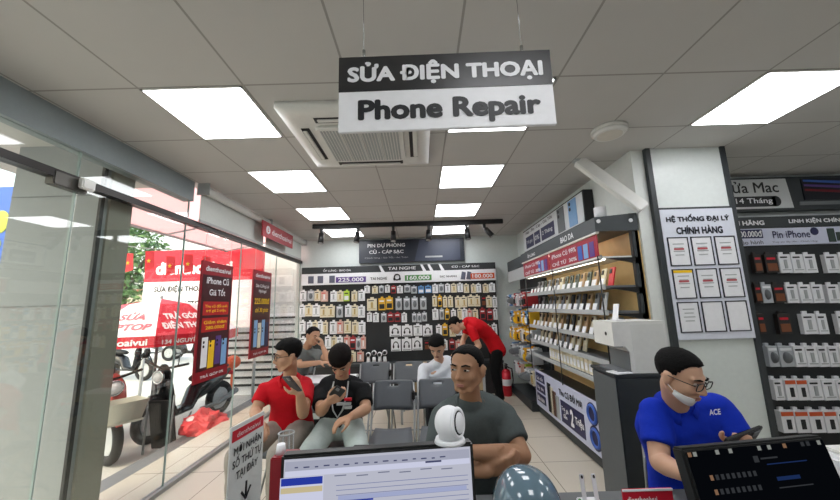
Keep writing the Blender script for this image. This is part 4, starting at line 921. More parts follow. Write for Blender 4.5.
def person(label, base, q):
    """q: joints in world space"""
    t = thing('person', label, 'person', base, group=None)
    P, C, N, H = q['P'], q['C'], q['N'], q['H']; Fd = V(q['face']).normalized(); Hu = V(q.get('up', (0, 0, 1)))
    Hu = (Hu-Fd*Hu.dot(Fd)).normalized(); Hs = Fd.cross(Hu)          # person's own right
    vox = q.get('vox', .008); hk = q.get('hk', 1.0)
    KW, KU = q.get('kw', 1.07), q.get('ku', .95); hp = lambda s, f, u: H+(Hs*s*KW+Fd*f+Hu*u*KU)*hk
    ax = (Hs, Fd, Hu); E = lambda r: (r[0]*hk*KW, r[1]*hk, r[2]*hk*KU)
    sk = skin(q['skin'][0], q['skin'][1])
    sP = (q['hipR']-q['hipL']).normalized(); sC = (q['shR']-q['shL']).normalized()
    b = B(); torso(b, P, C, N, sP, sC, -.016)
    # head
    b.ell(hp(0,-.012,.035), E((.073,.092,.083)), ax, 24, 16); b.ell(hp(0,.026,-.022), E((.061,.064,.088)), ax, 20, 14)
    b.ell(hp(0,.03,-.07), E((.046,.05,.042)), ax); b.ell(hp(0,.066,-.097), E((.02,.016,.016)), ax)
    for s in (-1, 1):
        b.ell(hp(s*.032,.058,-.025), E((.026,.026,.03)), ax); b.ell(hp(s*.077,-.008,-.008), E((.010,.020,.032)), ax); b.ell(hp(s*.079,-.016,.008), E((.012,.012,.016)), ax)
        b.cone(hp(s*.012,.086,.030), .008*hk, hp(s*.045,.070,.030), .008*hk, 8); b.ell(hp(s*.012,.098,-.030), E((.010,.010,.008)), ax)
        b.cone(hp(s*.055,.0,-.05), .018*hk, hp(s*.03,.055,-.09), .016*hk, 8)
    b.cone(hp(0,.086,.018), .008*hk, hp(0,.106,-.024), .0125*hk, 10); b.ell(hp(0,.078,-.062), E((.026,.016,.016)), ax)
    b.cone(N+(N-C).normalized()*-.05, .054, hp(0,-.014,-.055), .050*hk, 16)
    b.cone(q['shR']*.8+N*.2-Z*.01, .036, N-Z*.02, .040, 12); b.cone(q['shL']*.8+N*.2-Z*.01, .036, N-Z*.02, .040, 12)
    # limbs
    ak = q.get('ak', 1.0)
    for s in 'RL':
        sh, el, wr = q['sh'+s], q['el'+s], q['wr'+s]
        b.cone(sh, .050*ak, el, .040*ak); b.cone(el, .040*ak, el.lerp(wr, .3), .041*ak); b.cone(el.lerp(wr, .3), .041*ak, wr, .027*ak)
        h = q['hand'+s]; hand(b, wr, h[0], h[1], h[2], h[3], q.get('handk', 1.0))
        hp_, kn, an = q['hip'+s], q['kn'+s], q['an'+s]
        b.cone(hp_, .078, kn, .054); b.cone(kn, .053, kn.lerp(an, .35), .055); b.cone(kn.lerp(an, .35), .055, an, .036)
        toe = an+V(q['toe'])*.15+V((0,0,-.045)); b.cone(an, .036, an+V((0,0,-.04)), .034); b.cone(an+V((0,0,-.04)), .034, toe, .028)
    remesh(b, 'body', sk, t, vox, 3)
    # face
    for s in (-1, 1):
        b = B(); b.ell(hp(s*.031,.0815,.010), E((.0145,.0075,.0055)), ax); e = b.build('eye', EYEW, t); b = B(); b.ell(hp(s*.031+q.get('gaze', 0),.0865,.0105), E((.0065,.004,.0055)), ax); b.build('iris', EYEB, e)
        b = B(); b.tube([hp(s*.013,.0925,.031), hp(s*.032,.0905,.037), hp(s*.050,.078,.031)], [.0035*hk,.0042*hk,.002*hk], 8); b.build('eyebrow', HAIRM, t)
    b = B(); b.ell(hp(0,.0925,-.0585), E((.021,.007,.0042)), ax); b.ell(hp(0,.0915,-.0665), E((.018,.007,.005)), ax); b.build('lips', LIP, t)
    # hair
    hs = q.get('hair', {}); fl, thick = hs.get('front', .52), hs.get('thick', .014); side, back = hs.get('side', -.42), hs.get('back', -.85)
    def hf(p):
        line = interp(p.y, [(-1, back), (-.45, back*.9), (-.12, side), (.30, side), (.46, .10), (.66, fl), (1, fl)]) + .05*noise.noise(p*7)
        k = max(0, min(1, (p.z-line)/.14+.5)); k = k*k*(3-2*k)
        f = .80+k*(.215+thick*8*(max(0, min(1, .35+p.z*1.1))+.6*hs.get('puff', 0)*max(0, p.z)))+k*.03*hs.get('rough', 1)*noise.noise(p*11)
        return p*f
    b = B(); b.ell(hp(0,-.012,.036), E((.074,.092,.084)), ax, 56, 40, hf); b.build('hair', hs.get('mat', HAIRM), t)
    # clothes
    sm = q['shirt']; wr_ = q.get('wrinkle', .006); so = q.get('sleeve', .62)
    b = B(); torso(b, P, C, N, sP, sC, .006, wk=1.03, low=q.get('shirt_low', .02))
    for s in 'RL':
        sh, el, wr = q['sh'+s], q['el'+s], q['wr'+s]; e = sh.lerp(el, so if so < 1 else 1)
        b.cone(sh, .066*ak, sh.lerp(el, .3), .064*ak); b.cyl(sh.lerp(el, .2), e, .066*ak, .064*ak if so < 1 else .05, 18)
        b.cone(sh*.25+N*.75-Z*.012, .046, sh, .062, 14)
        if so >= 1: b.cone(el, .05, el, .05); b.cyl(el, el.lerp(wr, .92), .052, .036, 16)
    ud0 = (N-C).normalized(); b.cone(N-ud0*.06, .066, N+ud0*.002, .058, 18)
    shirt = remesh(b, 'shirt', sm, t, max(vox, .009), 3, wr_)
    ud = (N-C).normalized(); fwd = V(q.get('front', (0,-1,0)))
    if q.get('collar') == 'polo':
        b = B(); c0 = N+ud*.008; x_ = sC; y_ = x_.cross(ud).normalized(); y_ = y_ if y_.dot(fwd) > 0 else -y_
        rings = []
        for k in range(25):
            a = R(-90+25)+ (2*PI-R(50))*k/24; dirv = x_*math.cos(a+PI)+y_*-math.sin(a+PI) if False else x_*math.cos(a)*1 + y_*(-math.sin(a))*1
            drop = .03*max(0, dirv.dot(y_)); o_ = c0-ud*drop
            rings.append([o_+dirv*.056+ud*.040, o_+dirv*.063+ud*.042, o_+dirv*.092-ud*.004, o_+dirv*.084-ud*.010])
        b.loft(rings); b.build('collar', q.get('collar_mat', sm), t)
        b = B(); b.tube([c0+y_*.082-ud*.04, c0+y_*.105-ud*.12], .006, 6); b.build('placket', q.get('collar_mat', sm), t)
    else:
        b = B(); x_ = sC; y_ = x_.cross(ud).normalized(); c0 = N+ud*.0
        y_ = y_ if y_.dot(fwd) > 0 else -y_
        b.tube([c0+x_*math.cos(a)*.062+y_*math.sin(a)*.060-ud*.012*max(0, math.sin(a))+ud*.004 for a in [2*PI*k/24 for k in range(24)]], .008, 8, True); b.build('neckband', sm, t)
    b = B(); pr = []
    ups = (C-P).normalized(); sd = sP; dv = sd.cross(ups).normalized()
    for k, w, d in ((-.10,.12,.10),(-.05,.162,.122),(.03,.168,.120),(.08,.160,.115)): pr.append([P+ups*k+sd*w*math.cos(a)+dv*d*math.sin(a) for a in [2*PI*i/20 for i in range(20)]])
    b.loft(pr)
    for s in 'RL':
        hp_, kn, an = q['hip'+s], q['kn'+s], q['an'+s]; b.cone(hp_, .092, kn, .072); b.cone(kn, .072, kn, .072); b.cyl(kn, an.lerp(kn, .04), .071, .058, 18)
    remesh(b, 'trousers', q['pants'], t, .012, 3, .006, 8)
    for s in 'RL':
        an = q['an'+s]; toe = V(q['toe']); b = B(); c = an+V((0,0,-.045))
        b.cone(c-toe*.03+V((0,0,-.0)), .040, c+toe*.13+V((0,0,-.004)), .036); b.cone(c, .04, c+V((0,0,.04)), .046)
        remesh(b, 'shoe', q.get('shoes', BLACK), t, .012, 2)
    return t, hp, ax, hk
def glasses(t, hp, hk, m):
    b = B()
    for s in (-1, 1):
        pts = []
        for k in range(20):
            a = 2*PI*k/20; cx, sx = math.cos(a), math.sin(a)
            pts.append(hp(s*.035+.026*math.copysign(abs(cx)**.6, cx), .101-.10*abs(s*.035+.026*cx)**1*.25, .008+.019*math.copysign(abs(sx)**.7, sx)))
        b.tube(pts, .0022*hk, 6, True); b.tube([hp(s*.062,.094,.014), hp(s*.079,.05,.014), hp(s*.084,-.01,.010)], .002*hk, 6)
    b.tube([hp(-.010,.102,.013), hp(0,.107,.015), hp(.010,.102,.013)], .002*hk, 6); g = b.build('glasses', m, t)
def sit(P, knR, knL, anR=None, anL=None, toe=(0,-1,0)):
    P = P+V((0,0,.05)); knR = knR+V((0,0,.02)); knL = knL+V((0,0,.02))
    sd = (knR-knL); sd.z = 0; sd = V((-1, 0, 0)) if sd.length < .01 else sd.normalized()
    sd = V((-1,0,0)).lerp(sd, .4).normalized()
    return dict(P=P, hipR=P+sd*.095+V((0,-.02,-.02)), hipL=P-sd*.095+V((0,-.02,-.02)), knR=knR, knL=knL,
                anR=anR or V((knR.x, knR.y+.03, .085)), anL=anL or V((knL.x, knL.y+.03, .085)), toe=V(toe).normalized())
def cloth(name, col, var=.1): return mat(name, col, .85, var=var, scale=60, bump=.12, spec=.2)
SK1, SK2, SK3 = ('skin_tan', '#a07658'), ('skin_light', '#c39a80'), ('skin_mid', '#b48a6e')

# man in charcoal, arms folded at the desk
q = sit(V((.25, 1.84, .52)), V((.10, 1.42, .53)), V((.42, 1.42, .53)))
q.update(C=V((.25, 1.84, .82)), N=aty(470, 403, 1.70), H=aty(467, 369, 1.645), face=(-.52, -.85, -.02), skin=SK1, hk=.93, vox=.0065,
    shR=aty(444, 419, 1.74), shL=aty(503, 416, 1.74), elR=aty(437, 465, 1.60), elL=aty(522, 455, 1.61), wrR=aty(487, 471, 1.50), wrL=aty(469, 452, 1.475),
    handR=((.9,.1,.15), (-.2,.9,.2), (0,0,1), .3), handL=((-.9,.15,-.05), (.1,.9,-.3), (0,0,1), .35), ak=1.02,
    shirt=cloth('charcoal_tee', '#4a5151'), pants=cloth('black_jeans', '#1d1f22'), sleeve=.70, hair=dict(front=.60, thick=.006, side=-.30, back=-.85, rough=.6), gaze=.003, front=(-.1,-1,0))
person('man in charcoal T-shirt sitting with folded arms behind the desk, short hair', (.25, 1.84, 0), q)

# man in red polo with phone
q = sit(V((-1.05, 2.83, .53)), V((-1.22, 2.36, .54)), V((-.95, 2.34, .54)))
q.update(C=V((-1.05, 2.84, .80)), N=aty(289, 381, 2.74), H=aty(288, 356, 2.66), face=(-.78, -.60, -.12), skin=SK3, hk=.98,
    shR=aty(265, 391, 2.77), shL=aty(306, 389, 2.76), elR=aty(255, 412, 2.66), elL=aty(303, 413, 2.50), wrR=aty(259, 421, 2.46), wrL=aty(300, 394, 2.40),
    handR=((.5,-.6,-.35), (.1,-.3,-.9), (.7,.2,0), .35), handL=((-.45,-.1,.9), (-.6,.6,.1), (-.2,-1,.3), .55),
    shirt=cloth('red_polo', '#b80f1e'), pants=cloth('grey_chinos', '#9a9289'), sleeve=.60, collar='polo', hair=dict(front=.34, thick=.024, side=-.45, back=-.85, puff=1, rough=1.6), front=(-.3,-1,0))
t, hp, ax, hk = person('man in red polo shirt and glasses, seated, holding up a phone', (-1.05, 2.83, 0), q); glasses(t, hp, hk, BLACK)
c = aty(292, 384, 2.345); u = V((-.35,-.55,.75)).normalized(); n_ = V((-.4,-.9,-.1)); n_ = (n_-u*n_.dot(u)).normalized(); r_ = u.cross(n_)
def phone(c, r_, u, n_, label, m):
    t = thing('smartphone', label, 'phone', c)
    b = B(); b.obox(c, r_, u, n_, .036, .075, .0045, .003); b.build('body', m, t)
    b = B(); b.obox(c+n_*.005, r_, u, n_, .033, .070, .0008); b.build('screen', mat('phone_glass', '#0d0f12', .1), t)
    b = B(); b.obox(c-n_*.0058+u*.052+r_*.012, r_, u, n_, .012, .014, .0015, .001); b.build('camera_bump', MGREY, t)
phone(c, r_, u, -n_, 'smartphone held up by the man in the red polo', mat('phone_slate', '#4b4e54', .25, .3))

# man in black T-shirt
q = sit(V((-.66, 2.84, .53)), V((-.745, 2.34, .55)), V((-.42, 2.32, .55)))
q.update(C=V((-.66, 2.86, .80)), N=aty(342, 382, 2.76), H=aty(341, 361, 2.655), face=(0, -.66, -.75), skin=SK3, hk=.96,
    shR=aty(321, 392, 2.78), shL=aty(363, 391, 2.78), elR=aty(321, 411, 2.56), elL=aty(366, 409, 2.64), wrR=aty(328, 402, 2.44), wrL=aty(352, 416, 2.43),
    handR=((.75,-.3,.35), (.3,.6,.5), (-.2,-.2,1), .55), handL=((-.85,-.35,-.25), (0,.2,-.9), (0,-.8,.3), .45),
    shirt=cloth('black_tee', '#131416'), pants=cloth('pale_jeans', '#a9b3b0'), sleeve=.72, hair=dict(front=.08, thick=.024, side=-.5, back=-.85, puff=1, rough=1.4, mat=mat('brown_black_hair', '#120c0a', .75, var=.3, scale=120, bump=.35, spec=.15)))
t, hp, ax, hk = person('man in black printed T-shirt and pale jeans, looking down at his phone', (-.66, 2.84, 0), q)
b = B(); b.tube([q['N']+V((.055,-.03,.01)), q['N']+V((.06,-.095,-.07)), q['N']+V((.035,-.128,-.17)), q['N']+V((0,-.135,-.22)), q['N']+V((-.035,-.128,-.17)), q['N']+V((-.06,-.095,-.07)), q['N']+V((-.055,-.03,.01))], .006, 6); b.build('lanyard', LGREY, t)
cc = aty(345, 393, 2.60)
for k, (dx, dz, w_, m_) in enumerate(((-.05,.0,.12,LGREY), (.03,-.035,.05,RED), (0,-.065,.10,LGREY), (.03,-.09,.05,LGREY))):
    B().box((cc.x+dx-w_/2, cc.y-.045, cc.z+dz-.008), (cc.x+dx+w_/2, cc.y-.02, cc.z+dz+.008)).build('shirt_print', m_, t)
c = aty(336, 394, 2.40); u = V((.55,-.5,.6)).normalized(); n_ = V((.2,.75,.6)); n_ = (n_-u*n_.dot(u)).normalized(); phone(c, u.cross(n_), u, n_, 'dark smartphone in the hands of the man in black', BLACK)

# man in blue polo
q = sit(V((1.22, 1.72, .53)), V((1.02, 1.32, .54)), V((1.32, 1.27, .54)))
q.update(C=V((1.20, 1.73, .80)), N=aty(678, 407, 1.60), H=aty(679, 375.5, 1.505), face=(.42, -.82, -.38), skin=SK2, hk=.92, vox=.0065,
    shR=aty(655, 413, 1.62), shL=aty(717, 408, 1.60), elR=aty(660, 462, 1.53), elL=aty(744, 449, 1.54), wrR=aty(684, 474, 1.34), wrL=aty(740, 444, 1.36),
    handR=((.7,-.5,-.1), (0,-.3,-.9), (-.2,-.9,.2), .35), handL=((-.55,-.80,.12), (.3,.3,.8), (-.5,.2,1), .5), ak=.98,
    shirt=cloth('blue_polo', '#0f2fae'), pants=cloth('navy_trousers', '#20242e'), sleeve=.66, collar='polo', hair=dict(front=.55, thick=.012, side=-.30, back=-.85, puff=.4, rough=.6), front=(.3,-1,0), gaze=-.002)
t, hp, ax, hk = person('man in blue polo shirt with glasses and a mask pulled under chin', (1.22, 1.72, 0), q); glasses(t, hp, hk, BLACK)
b = B(); rings = []
for k in range(13):
    a = R(-78+156*k/12); s_, f_ = math.sin(a), math.cos(a)
    rings.append([hp(.066*s_, .012+.072*f_, -.062+.02*(1-f_)), hp(.072*s_, .012+.080*f_, -.064+.02*(1-f_)), hp(.064*s_, .008+.072*f_, -.108+.045*(1-f_)), hp(.056*s_, .006+.062*f_, -.108+.045*(1-f_))])
b.loft(rings); mk = b.build('face_mask', mat('mask_white', '#d9dcdf', .8), t)
b = B()
for s in (-1, 1): b.tube([hp(s*.066,.03,-.055), hp(s*.078,.0,-.03), hp(s*.083,-.02,.0)], .0016, 6)
b.build('ear_loop', PWHITE, mk)
cc = aty(712, 411, 1.47); text('ACE', t, cc+V((0,-.012,0)), V((1,.1,.02)), Z, .05, .022, PWHITE, name='chest_logo', bold=.02)
c = aty(741, 438.5, 1.27); u = V((.95,.1,.22)).normalized(); n_ = V((-.1,.75,.6)); n_ = (n_-u*n_.dot(u)).normalized(); phone(c, u.cross(n_), u, n_, 'black smartphone held by the man in the blue polo', BLACK)

# man in white shirt behind
q = sit(V((.22, 3.90, .53)), V((.08, 3.45, .54)), V((.36, 3.45, .54)))
q.update(C=V((.20, 3.92, .80)), N=aty(437, 364, 3.86), H=aty(437, 346.5, 3.75), face=(-.15, -.74, -.64), skin=SK2, vox=.010,
    shR=aty(424, 369, 3.88), shL=aty(450, 368, 3.88), elR=aty(422, 386, 3.76), elL=aty(454, 386, 3.76), wrR=aty(431, 396, 3.50), wrL=aty(443, 396, 3.50),
    handR=((.4,-.6,-.1), (0,0,-1), (-.5,-.5,0), .4), handL=((-.4,-.6,-.1), (0,0,-1), (.5,-.5,0), .4),
    shirt=cloth('white_shirt', '#d6dae2', .05), pants=cloth('dark_trousers', '#24262b'), sleeve=1, hair=dict(front=.40, thick=.020, side=-.42, back=-.85, puff=1, rough=1.3))
person('man in white long-sleeved shirt seated in the second row, head bowed', (.22, 3.90, 0), q)

# man in grey shirt leaning on his hand
q = sit(V((-1.72, 4.70, .53)), V((-1.62, 4.28, .48)), V((-1.32, 4.36, .48)))
q.update(C=V((-1.66, 4.66, .82)), N=aty(306, 349, 4.52), H=aty(313, 336, 4.42), face=(.74, -.55, -.30), up=(.15,0,1), skin=SK3, vox=.010,
    shR=aty(297, 356, 4.54), shL=aty(317, 354, 4.50), elR=aty(300, 365, 4.44), elL=aty(328, 359.5, 4.28), wrR=aty(320, 362.5, 4.16), wrL=aty(323, 347, 4.33),
    handR=((.9,-.2,0), (0,0,-1), (0,-1,0), .3), handL=((-.3,.1,.9), (-.8,.2,0), (0,-1,0), .5),
    shirt=cloth('grey_shirt', '#767b7c'), pants=cloth('black_trousers', '#1d1e20'), sleeve=.62, collar='polo', hair=dict(front=.62, thick=.004, side=-.25, back=-.85, rough=.5), front=(.5,-1,0))
person('man in grey shirt at the white desk, resting his cheek on his hand', (-1.72, 4.70, 0), q)

# man in red shirt bending over the desk
P = aty(497, 349, 5.28)
q = dict(P=P, hipR=P+V((-.02,.10,-.03)), hipL=P+V((-.02,-.10,-.03)), knR=V((1.10,5.38,.50)), knL=V((1.06,5.2,.50)), anR=V((1.14,5.40,.085)), anL=V((1.12,5.18,.085)), toe=V((-.9,-.4,0)).normalized())
q.update(C=aty(486, 325, 5.22), N=aty(466, 324, 5.06), H=aty(455.5, 325.5, 4.98), face=(-.66, -.35, -.66), up=(-.6,0,.8), skin=SK2, vox=.010,
    shR=aty(470, 325, 5.24), shL=aty(472, 331, 4.94), elR=aty(463, 340, 5.22), elL=aty(479, 346, 4.90), wrR=aty(461, 352, 5.06), wrL=aty(467, 354, 4.86),
    handR=((-.8,-.2,-.1), (0,0,-1), (0,-1,0), .2), handL=((-.8,-.1,-.1), (0,0,-1), (0,1,0), .2),
    shirt=cloth('bright_red_shirt', '#c4131f'), pants=cloth('black_slacks', '#121315'), sleeve=.62, collar='polo', hair=dict(front=.42, thick=.018, side=-.42, back=-.85, puff=.6, rough=1.2), front=(-1,-.2,-.3), shirt_low=.0)
person('man in red shirt and black trousers bending over the wooden desk', (1.08, 5.28, 0), q)
# ------------------------------------------------------------------ foreground desk things
SCR = glow_mat('screen_glow_pale', '#c3c5d4', .60); SCRD = glow_mat('screen_glow_dark', '#07090d', .6)
def glow(c, s): return glow_mat('screen_ink_%s' % c.strip('#'), c, s)
def monitor(name, label, TL, TR, h, tilt, mscreen, mbez):
    rt = V((TR.x-TL.x, TR.y-TL.y, 0)); w = rt.length; rt.normalize(); n0 = rt.cross(Z)   # towards the viewer
    up = (Z*math.cos(tilt)-n0*math.sin(tilt)).normalized(); n = rt.cross(up)
    zt = (TL.z+TR.z)/2; c = V(((TL.x+TR.x)/2, (TL.y+TR.y)/2, zt))-up*h/2
    t = thing(name, label, 'monitor', (c.x, c.y+.1, .75))
    b = B(); b.obox(c-n*.018, rt, up, n, w/2, h/2, .018, .005); b.build('casing', mbez, t)
    b = B(); b.obox(c+n*.0015, rt, up, n, w/2-.009, h/2-.009, .0008); s = b.build('screen', mscreen, t)
    bs = V((c.x, c.y, 0))-V((n.x, n.y, 0)).normalized()*.10
    b = B(); b.obox(V((bs.x, bs.y, .84)), rt, n0, Z, .03, .012, .085, .003); b.cyl(V((bs.x, bs.y, .9)), c-n*.03, .02); b.build('stand', mbez, t)
    b = B(); b.obox(V((bs.x, bs.y, .757)), rt, n0, Z, .12, .085, .006, .004); b.build('foot', mbez, t)
    cnt = [0]
    def at(u, v, hw, hh, m, nm, par=s):     # marks on the screen, u,v in 0..1 from the top corner
        cnt[0] += 1; lift = .0028+.00002*cnt[0]
        b = B(); b.obox(c+rt*(u-.5)*w+up*(.5-v)*h+n*lift, rt, up, n, hw, hh, .0003); b.build(nm, m, par)
    return t, at, c, rt, up, n, w, h
TL, TR = aty(281, 455.5, .88), aty(473, 442.5, .928)
t, at, c, rt, up, n, w_, h_ = monitor('monitor', 'wide black monitor showing a pale spreadsheet', TL, TR, .30, R(3), SCR, BLACK)
G1, G2, G3, G4 = glow('#8f96c0', .5), glow('#2b3fa8', .6), glow('#d6d9f0', .6), glow('#5a5f86', .4)
at(.5, .08, w_/2-.012, .010, glow('#b4b7ca', .55), 'toolbar'); at(.5, .135, w_/2-.012, .006, G3, 'ribbon')
at(.11, .36, .05, .06, G3, 'side_list'); at(.11, .19, .048, .008, G2, 'side_header'); at(.11, .25, .048, .006, glow('#d8c9a0', .55), 'side_row')
for k in range(16): at(.08+.05*k, .09+.002*(k % 3), .004+.003*(k % 2), .0014, G4, 'icon')
for k in range(6): at(.30+.11*k, .17+.01*(k % 2), .014, .0011, glow('#8388a0', .5), 'text_line')
for k in range(9): at(.62, .24+.035*k, w_*.34, .0006, G1, 'grid_line')
at(.62, .33, w_*.33, .0045, glow('#aab2d6', .6), 'selected_row'); at(.36, .355, .05, .0018, G2, 'text_line'); at(.78, .12, .02, .002, G4, 'text_line')
TL, TR = aty(681, 446, .93), aty(823, 437.5, .985)
t, at, c, rt, up, n, w_, h_ = monitor('monitor', 'black monitor tilted back showing a dark page, before man in blue', TL, TR, .27, R(13), SCRD, BLACK)
WI, GI, BI, OI = glow('#a5a9a4', .4), glow('#45484c', .35), glow('#23396a', .4), glow('#a07a5e', .4)
for u, m in ((.035, OI), (.07, WI), (.22, WI), (.31, WI), (.51, WI), (.58, WI), (.69, OI), (.82, GI), (.86, GI), (.94, WI)): at(u, .055, .005, .005, m, 'icon')
for r_ in range(2):
    for k in range(9): at(.13+.036*k, .25+.11*r_, .0042, .0055, GI if k else OI, 'icon')
for r_ in range(5): at(.13, .47+.1*r_, .006, .006, GI, 'icon'); at(.27, .46+.1*r_, .05, .0018, GI, 'text_line')
at(.46, .14, .007, .007, GI, 'icon'); at(.55, .14, .025, .0018, GI, 'text_line'); at(.66, .19, .06, .0012, BI, 'text_line'); at(.63, .31, .034, .004, BI, 'selected_row'); at(.66, .38, .05, .0012, GI, 'text_line'); at(.84, .66, .06, .0014, BI, 'text_line')

# little white camera on the pale monitor
p = aty(450, 441.5, .925); t = thing('indoor_camera', 'white egg-shaped indoor camera perched on top of the pale monitor', 'camera', p)
b = B(); b.cyl(p+V((0,0,.0)), p+V((0,0,.010)), .040, .036, 28); b.build('base', PWHITE, t)
cc = p+V((0,0,.045)); fa = V((.86,-.50,.12)).normalized(); x_, y_, z_ = frame_z(fa)
b = B(); b.ell(cc, (.040,.041,.037), (x_, y_, fa), 28, 20); b.cyl(p+V((0,0,.01)), cc, .028, .03, 20); b.build('head', PWHITE, t)
b = B(); b.torus(cc+fa*.024, fa, .032, .0055, 32, 8); b.build('rim', PWHITE, t)
b = B(); b.ell(cc+fa*.025, (.030,.030,.008), (x_, y_, fa), 24, 12); f_ = b.build('face_glass', mat('face_glass_black', '#1a1f22', .1), t)
b = B(); b.ell(cc+fa*.031, (.006,.006,.003), (x_, y_, fa)); b.build('lens', MGREY, f_)

# helmet
hc = V((.345, 1.29, .755)); t = thing('helmet', 'glossy blue-grey half helmet lying on the desk edge', 'helmet', (hc.x, hc.y, .751))
b = B()
bm_ = bmesh.new(); bmesh.ops.create_uvsphere(bm_, u_segments=40, v_segments=28, radius=1)
for v in list(bm_.verts):
    q_ = v.co; z = max(q_.z, -.12); f = 1.0
    rr = math.hypot(q_.x, q_.y); f = (min(1, rr)**.85/rr if rr > 1e-4 else 1); v.co = V((q_.x*.118*f, q_.y*.130*f, z*.138+.017))
b.add(bm_, Matrix.Translation(hc), True); b.build('shell', mat('helmet_paint', '#5f7683', .12, coat=.6), t)
b = B(); b.tube([hc+V((.119*math.cos(a), .131*math.sin(a), .006)) for a in [2*PI*k/40 for k in range(40)]], .006, 8, True); b.build('edge_trim', BLACK, t)
for s in (-1, 1):
    b = B(); b.cyl(hc+V((s*.098,-.06,.035)), hc+V((s*.108,-.068,.036)), .008); b.build('rivet', BLACK, t)

# queue number card
bl = V((-.645, 1.20, .75)); rt = (V((-.62, 1.385, .75))-bl); w_ = rt.length; rt.normalize(); nn = rt.cross(Z); ct = bl+rt*w_/2
t = thing('queue_card', 'white standing card inviting customers to take a number', 'card', (ct.x, ct.y, .75))
h_ = .345
b = B(); b.obox(ct+Z*(h_/2+.002), rt, Z, nn, w_/2, h_/2, .003, .001); b.build('card', mat('card_white', '#d2d5d2', .4), t)
b = B(); b.obox(ct+Z*.006-nn*.03, rt, nn, Z, w_/2, .035, .004); b.build('foot', OFFW, t)
b = B(); b.obox(ct+Z*(h_-.03)+nn*.003, rt, Z, nn, w_/2-.006, .018, .0008); hd = b.build('red_header', RED, t); text('dienthoaivui', hd, ct+Z*(h_-.03)+nn*.004, rt, Z, w_*.7, .016, PWHITE)
text('MỜI NHẬN\nSỐ THỨ TỰ\nTẠI ĐÂY', t, ct+Z*.225+nn*.0035, rt, Z, w_*.86, .12, PBLACK, bold=.014)
b = B(); pc = ct+Z*.11+nn*.0036
for a, c_ in (((0,.035),(.0,-.01)), ((-.025,.01),(0,-.02)), ((.025,.01),(0,-.02))): b.tube([pc+rt*a[0]+Z*a[1], pc+rt*c_[0]+Z*c_[1]], .004, 6)
b.build('arrow_print', PBLACK, t)

# ticket box and clear bottle by the monitor
p = aty(281, 458, 1.0); t = thing('ticket_box', 'narrow red box with white top half hidden by the pale monitor', 'ticket box', (-.405, 1.03, .75))
B().box((-.425, 1.0, .752), (-.36, 1.06, p.z), .003).build('body', mat('box_red', '#8f1c26', .4), t); B().cyl((-.408, 1.03, p.z), (-.408, 1.03, p.z+.025), .014, .011, 18).build('cap', PWHITE, t)
p = aty(286, 444, 1.36); t = thing('clear_bottle', 'clear ribbed bottle standing on the desk before the man in red polo', 'bottle', (p.x, 1.36, .75))
CL = glass_mat('clear_plastic', (.93, .95, .95), .12, .7); zt = aty(286, 433, 1.36).z
b = B(); b.cyl((p.x,1.36,.752), (p.x,1.36,zt), .026, .028, 24, False); b.build('wall', CL, t); B().cyl((p.x,1.36,.751), (p.x,1.36,.757), .026, None, 24).build('bottom', CL, t)
B().torus((p.x,1.36,zt), Z, .028, .003, 24, 6).build('rim', LGREY, t)
b = B()
for k in range(8): a = 2*PI*k/8; b.cyl((p.x+.027*math.cos(a),1.36+.027*math.sin(a),.76), (p.x+.028*math.cos(a),1.36+.028*math.sin(a),zt), .0015, None, 5)
b.build('rib', LGREY, t)
# black pouch behind the monitor
p = aty(364, 446.5, 1.22); b = B(); b.ell((p.x, 1.22, .752+(p.z-.752)/2), (.125, .07, (p.z-.752)/2)); bg_ = b.build('pouch', mat('black_nylon', '#111213', .7, bump=.3)); tag(bg_, 'black rounded bag standing on the desk just behind the pale monitor', 'bag')
b = B(); b.tube([(p.x-.06,1.22,p.z-.03),(p.x-.03,1.22,p.z+.0),(p.x+.03,1.22,p.z+.0),(p.x+.06,1.22,p.z-.03)], .006, 8); b.build('handle', BLACK, bg_)
# white phone holder, green pen, small red card
p = aty(590, 496, 1.36); t = thing('phone_holder', 'white two-pronged phone holder on the far desk edge', 'phone holder', (p.x, 1.36, .75))
B().box((p.x-.04, 1.33, .751), (p.x+.04, 1.39, .762), .003).build('base', PWHITE, t)
for dx in (-.022, .022):
    b = B(); b.obox((p.x+dx, 1.36, .80), X, V((0,.15,1)).normalized(), V((0,-1,.15)).normalized(), .007, .05, .004, .002); pr = b.build('prong', PWHITE, t)
    b = B(); b.ell((p.x+dx, 1.363, .842), (.004,.006,.006)); b.build('grip', BLACK, pr)
p = aty(588, 494, 1.28); t = thing('green_pen', 'green pen standing upright beside the white phone holder', 'pen', (p.x-.03, 1.28, .75))
B().cyl((p.x-.03,1.28,.75), (p.x-.03,1.28,.80), .006, None, 12).build('barrel', GREEN, t); B().cyl((p.x-.03,1.28,.80), (p.x-.03,1.28,.812), .0065, .004, 12).build('cap', GREEN, t)
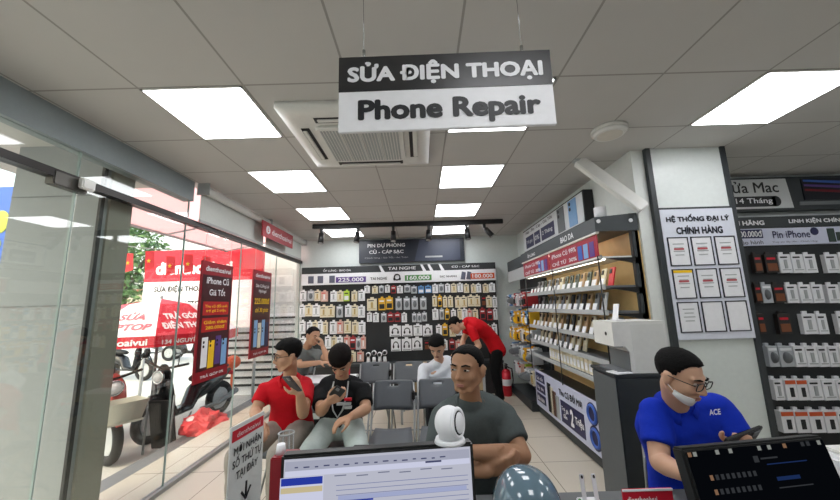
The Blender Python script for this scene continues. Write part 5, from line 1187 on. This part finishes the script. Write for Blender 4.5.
a_, c_ = aty(622, 489.5, 1.12), aty(668, 490, 1.14); t = thing('desk_card', 'small red lettered card standing low on the desk beside dark monitor', 'card', ((a_.x+c_.x)/2, 1.13, .75))
B().box((a_.x, 1.12, .752), (c_.x, 1.125, a_.z), .001).build('card', RED, t); b = B(); b.box((a_.x, 1.125, .752), (c_.x, 1.16, .758)); b.build('foot', CL, t)
b = B(); b.box((a_.x, 1.118, a_.z-.006), (c_.x, 1.12, a_.z)); b.build('white_edge', PWHITE, t)
text('dienthoaivui', t, ((a_.x+c_.x)/2-.02, 1.119, a_.z-.028), X, Z, .09, .018, PWHITE, bold=.02)
# white box at the monitor's side
p = aty(833, 452, 1.06); t = thing('printer', 'white boxy printer partly hidden behind the dark monitor', 'printer', (p.x+.13, 1.13, .75))
b = B().box((p.x, 1.04, .752), (p.x+.28, 1.12, p.z-.01), .012); b.build('body', PWHITE, t); B().box((p.x+.04, 1.036, .80), (p.x+.24, 1.04, .86)).build('slot', BLACK, t); B().box((p.x+.02, 1.05, p.z-.01), (p.x+.26, 1.11, p.z), .004).build('lid', OFFW, t)
# ------------------------------------------------------------------ light and view
w = bpy.data.worlds.new('world'); sc.world = w; w.use_nodes = True
nt = w.node_tree; bg = nt.nodes['Background']
sky = nt.nodes.new('ShaderNodeTexSky'); sky.sky_type = 'NISHITA'; sky.sun_disc = False; sky.sun_elevation = R(50); sky.sun_rotation = R(200); sky.air_density = 2.0; sky.dust_density = 6.0
mx = nt.nodes.new('ShaderNodeMix'); mx.data_type = 'RGBA'; mx.inputs['Factor'].default_value = .75
nt.links.new(sky.outputs[0], mx.inputs['A']); mx.inputs['B'].default_value = (.95, .98, 1.0, 1)
nt.links.new(mx.outputs['Result'], bg.inputs['Color']); bg.inputs['Strength'].default_value = SKY_STRENGTH
vs = sc.view_settings; sc.display_settings.display_device = 'sRGB'
vs.view_transform = 'Standard'; vs.look = 'None'; vs.exposure = EXPOSURE; vs.gamma = 1; vs.use_curve_mapping = False
sc.cycles.use_denoising = True
sc.cycles.max_bounces = 10; sc.cycles.transparent_max_bounces = 24; sc.cycles.diffuse_bounces = 5
sc.cycles.sample_clamp_indirect = 8
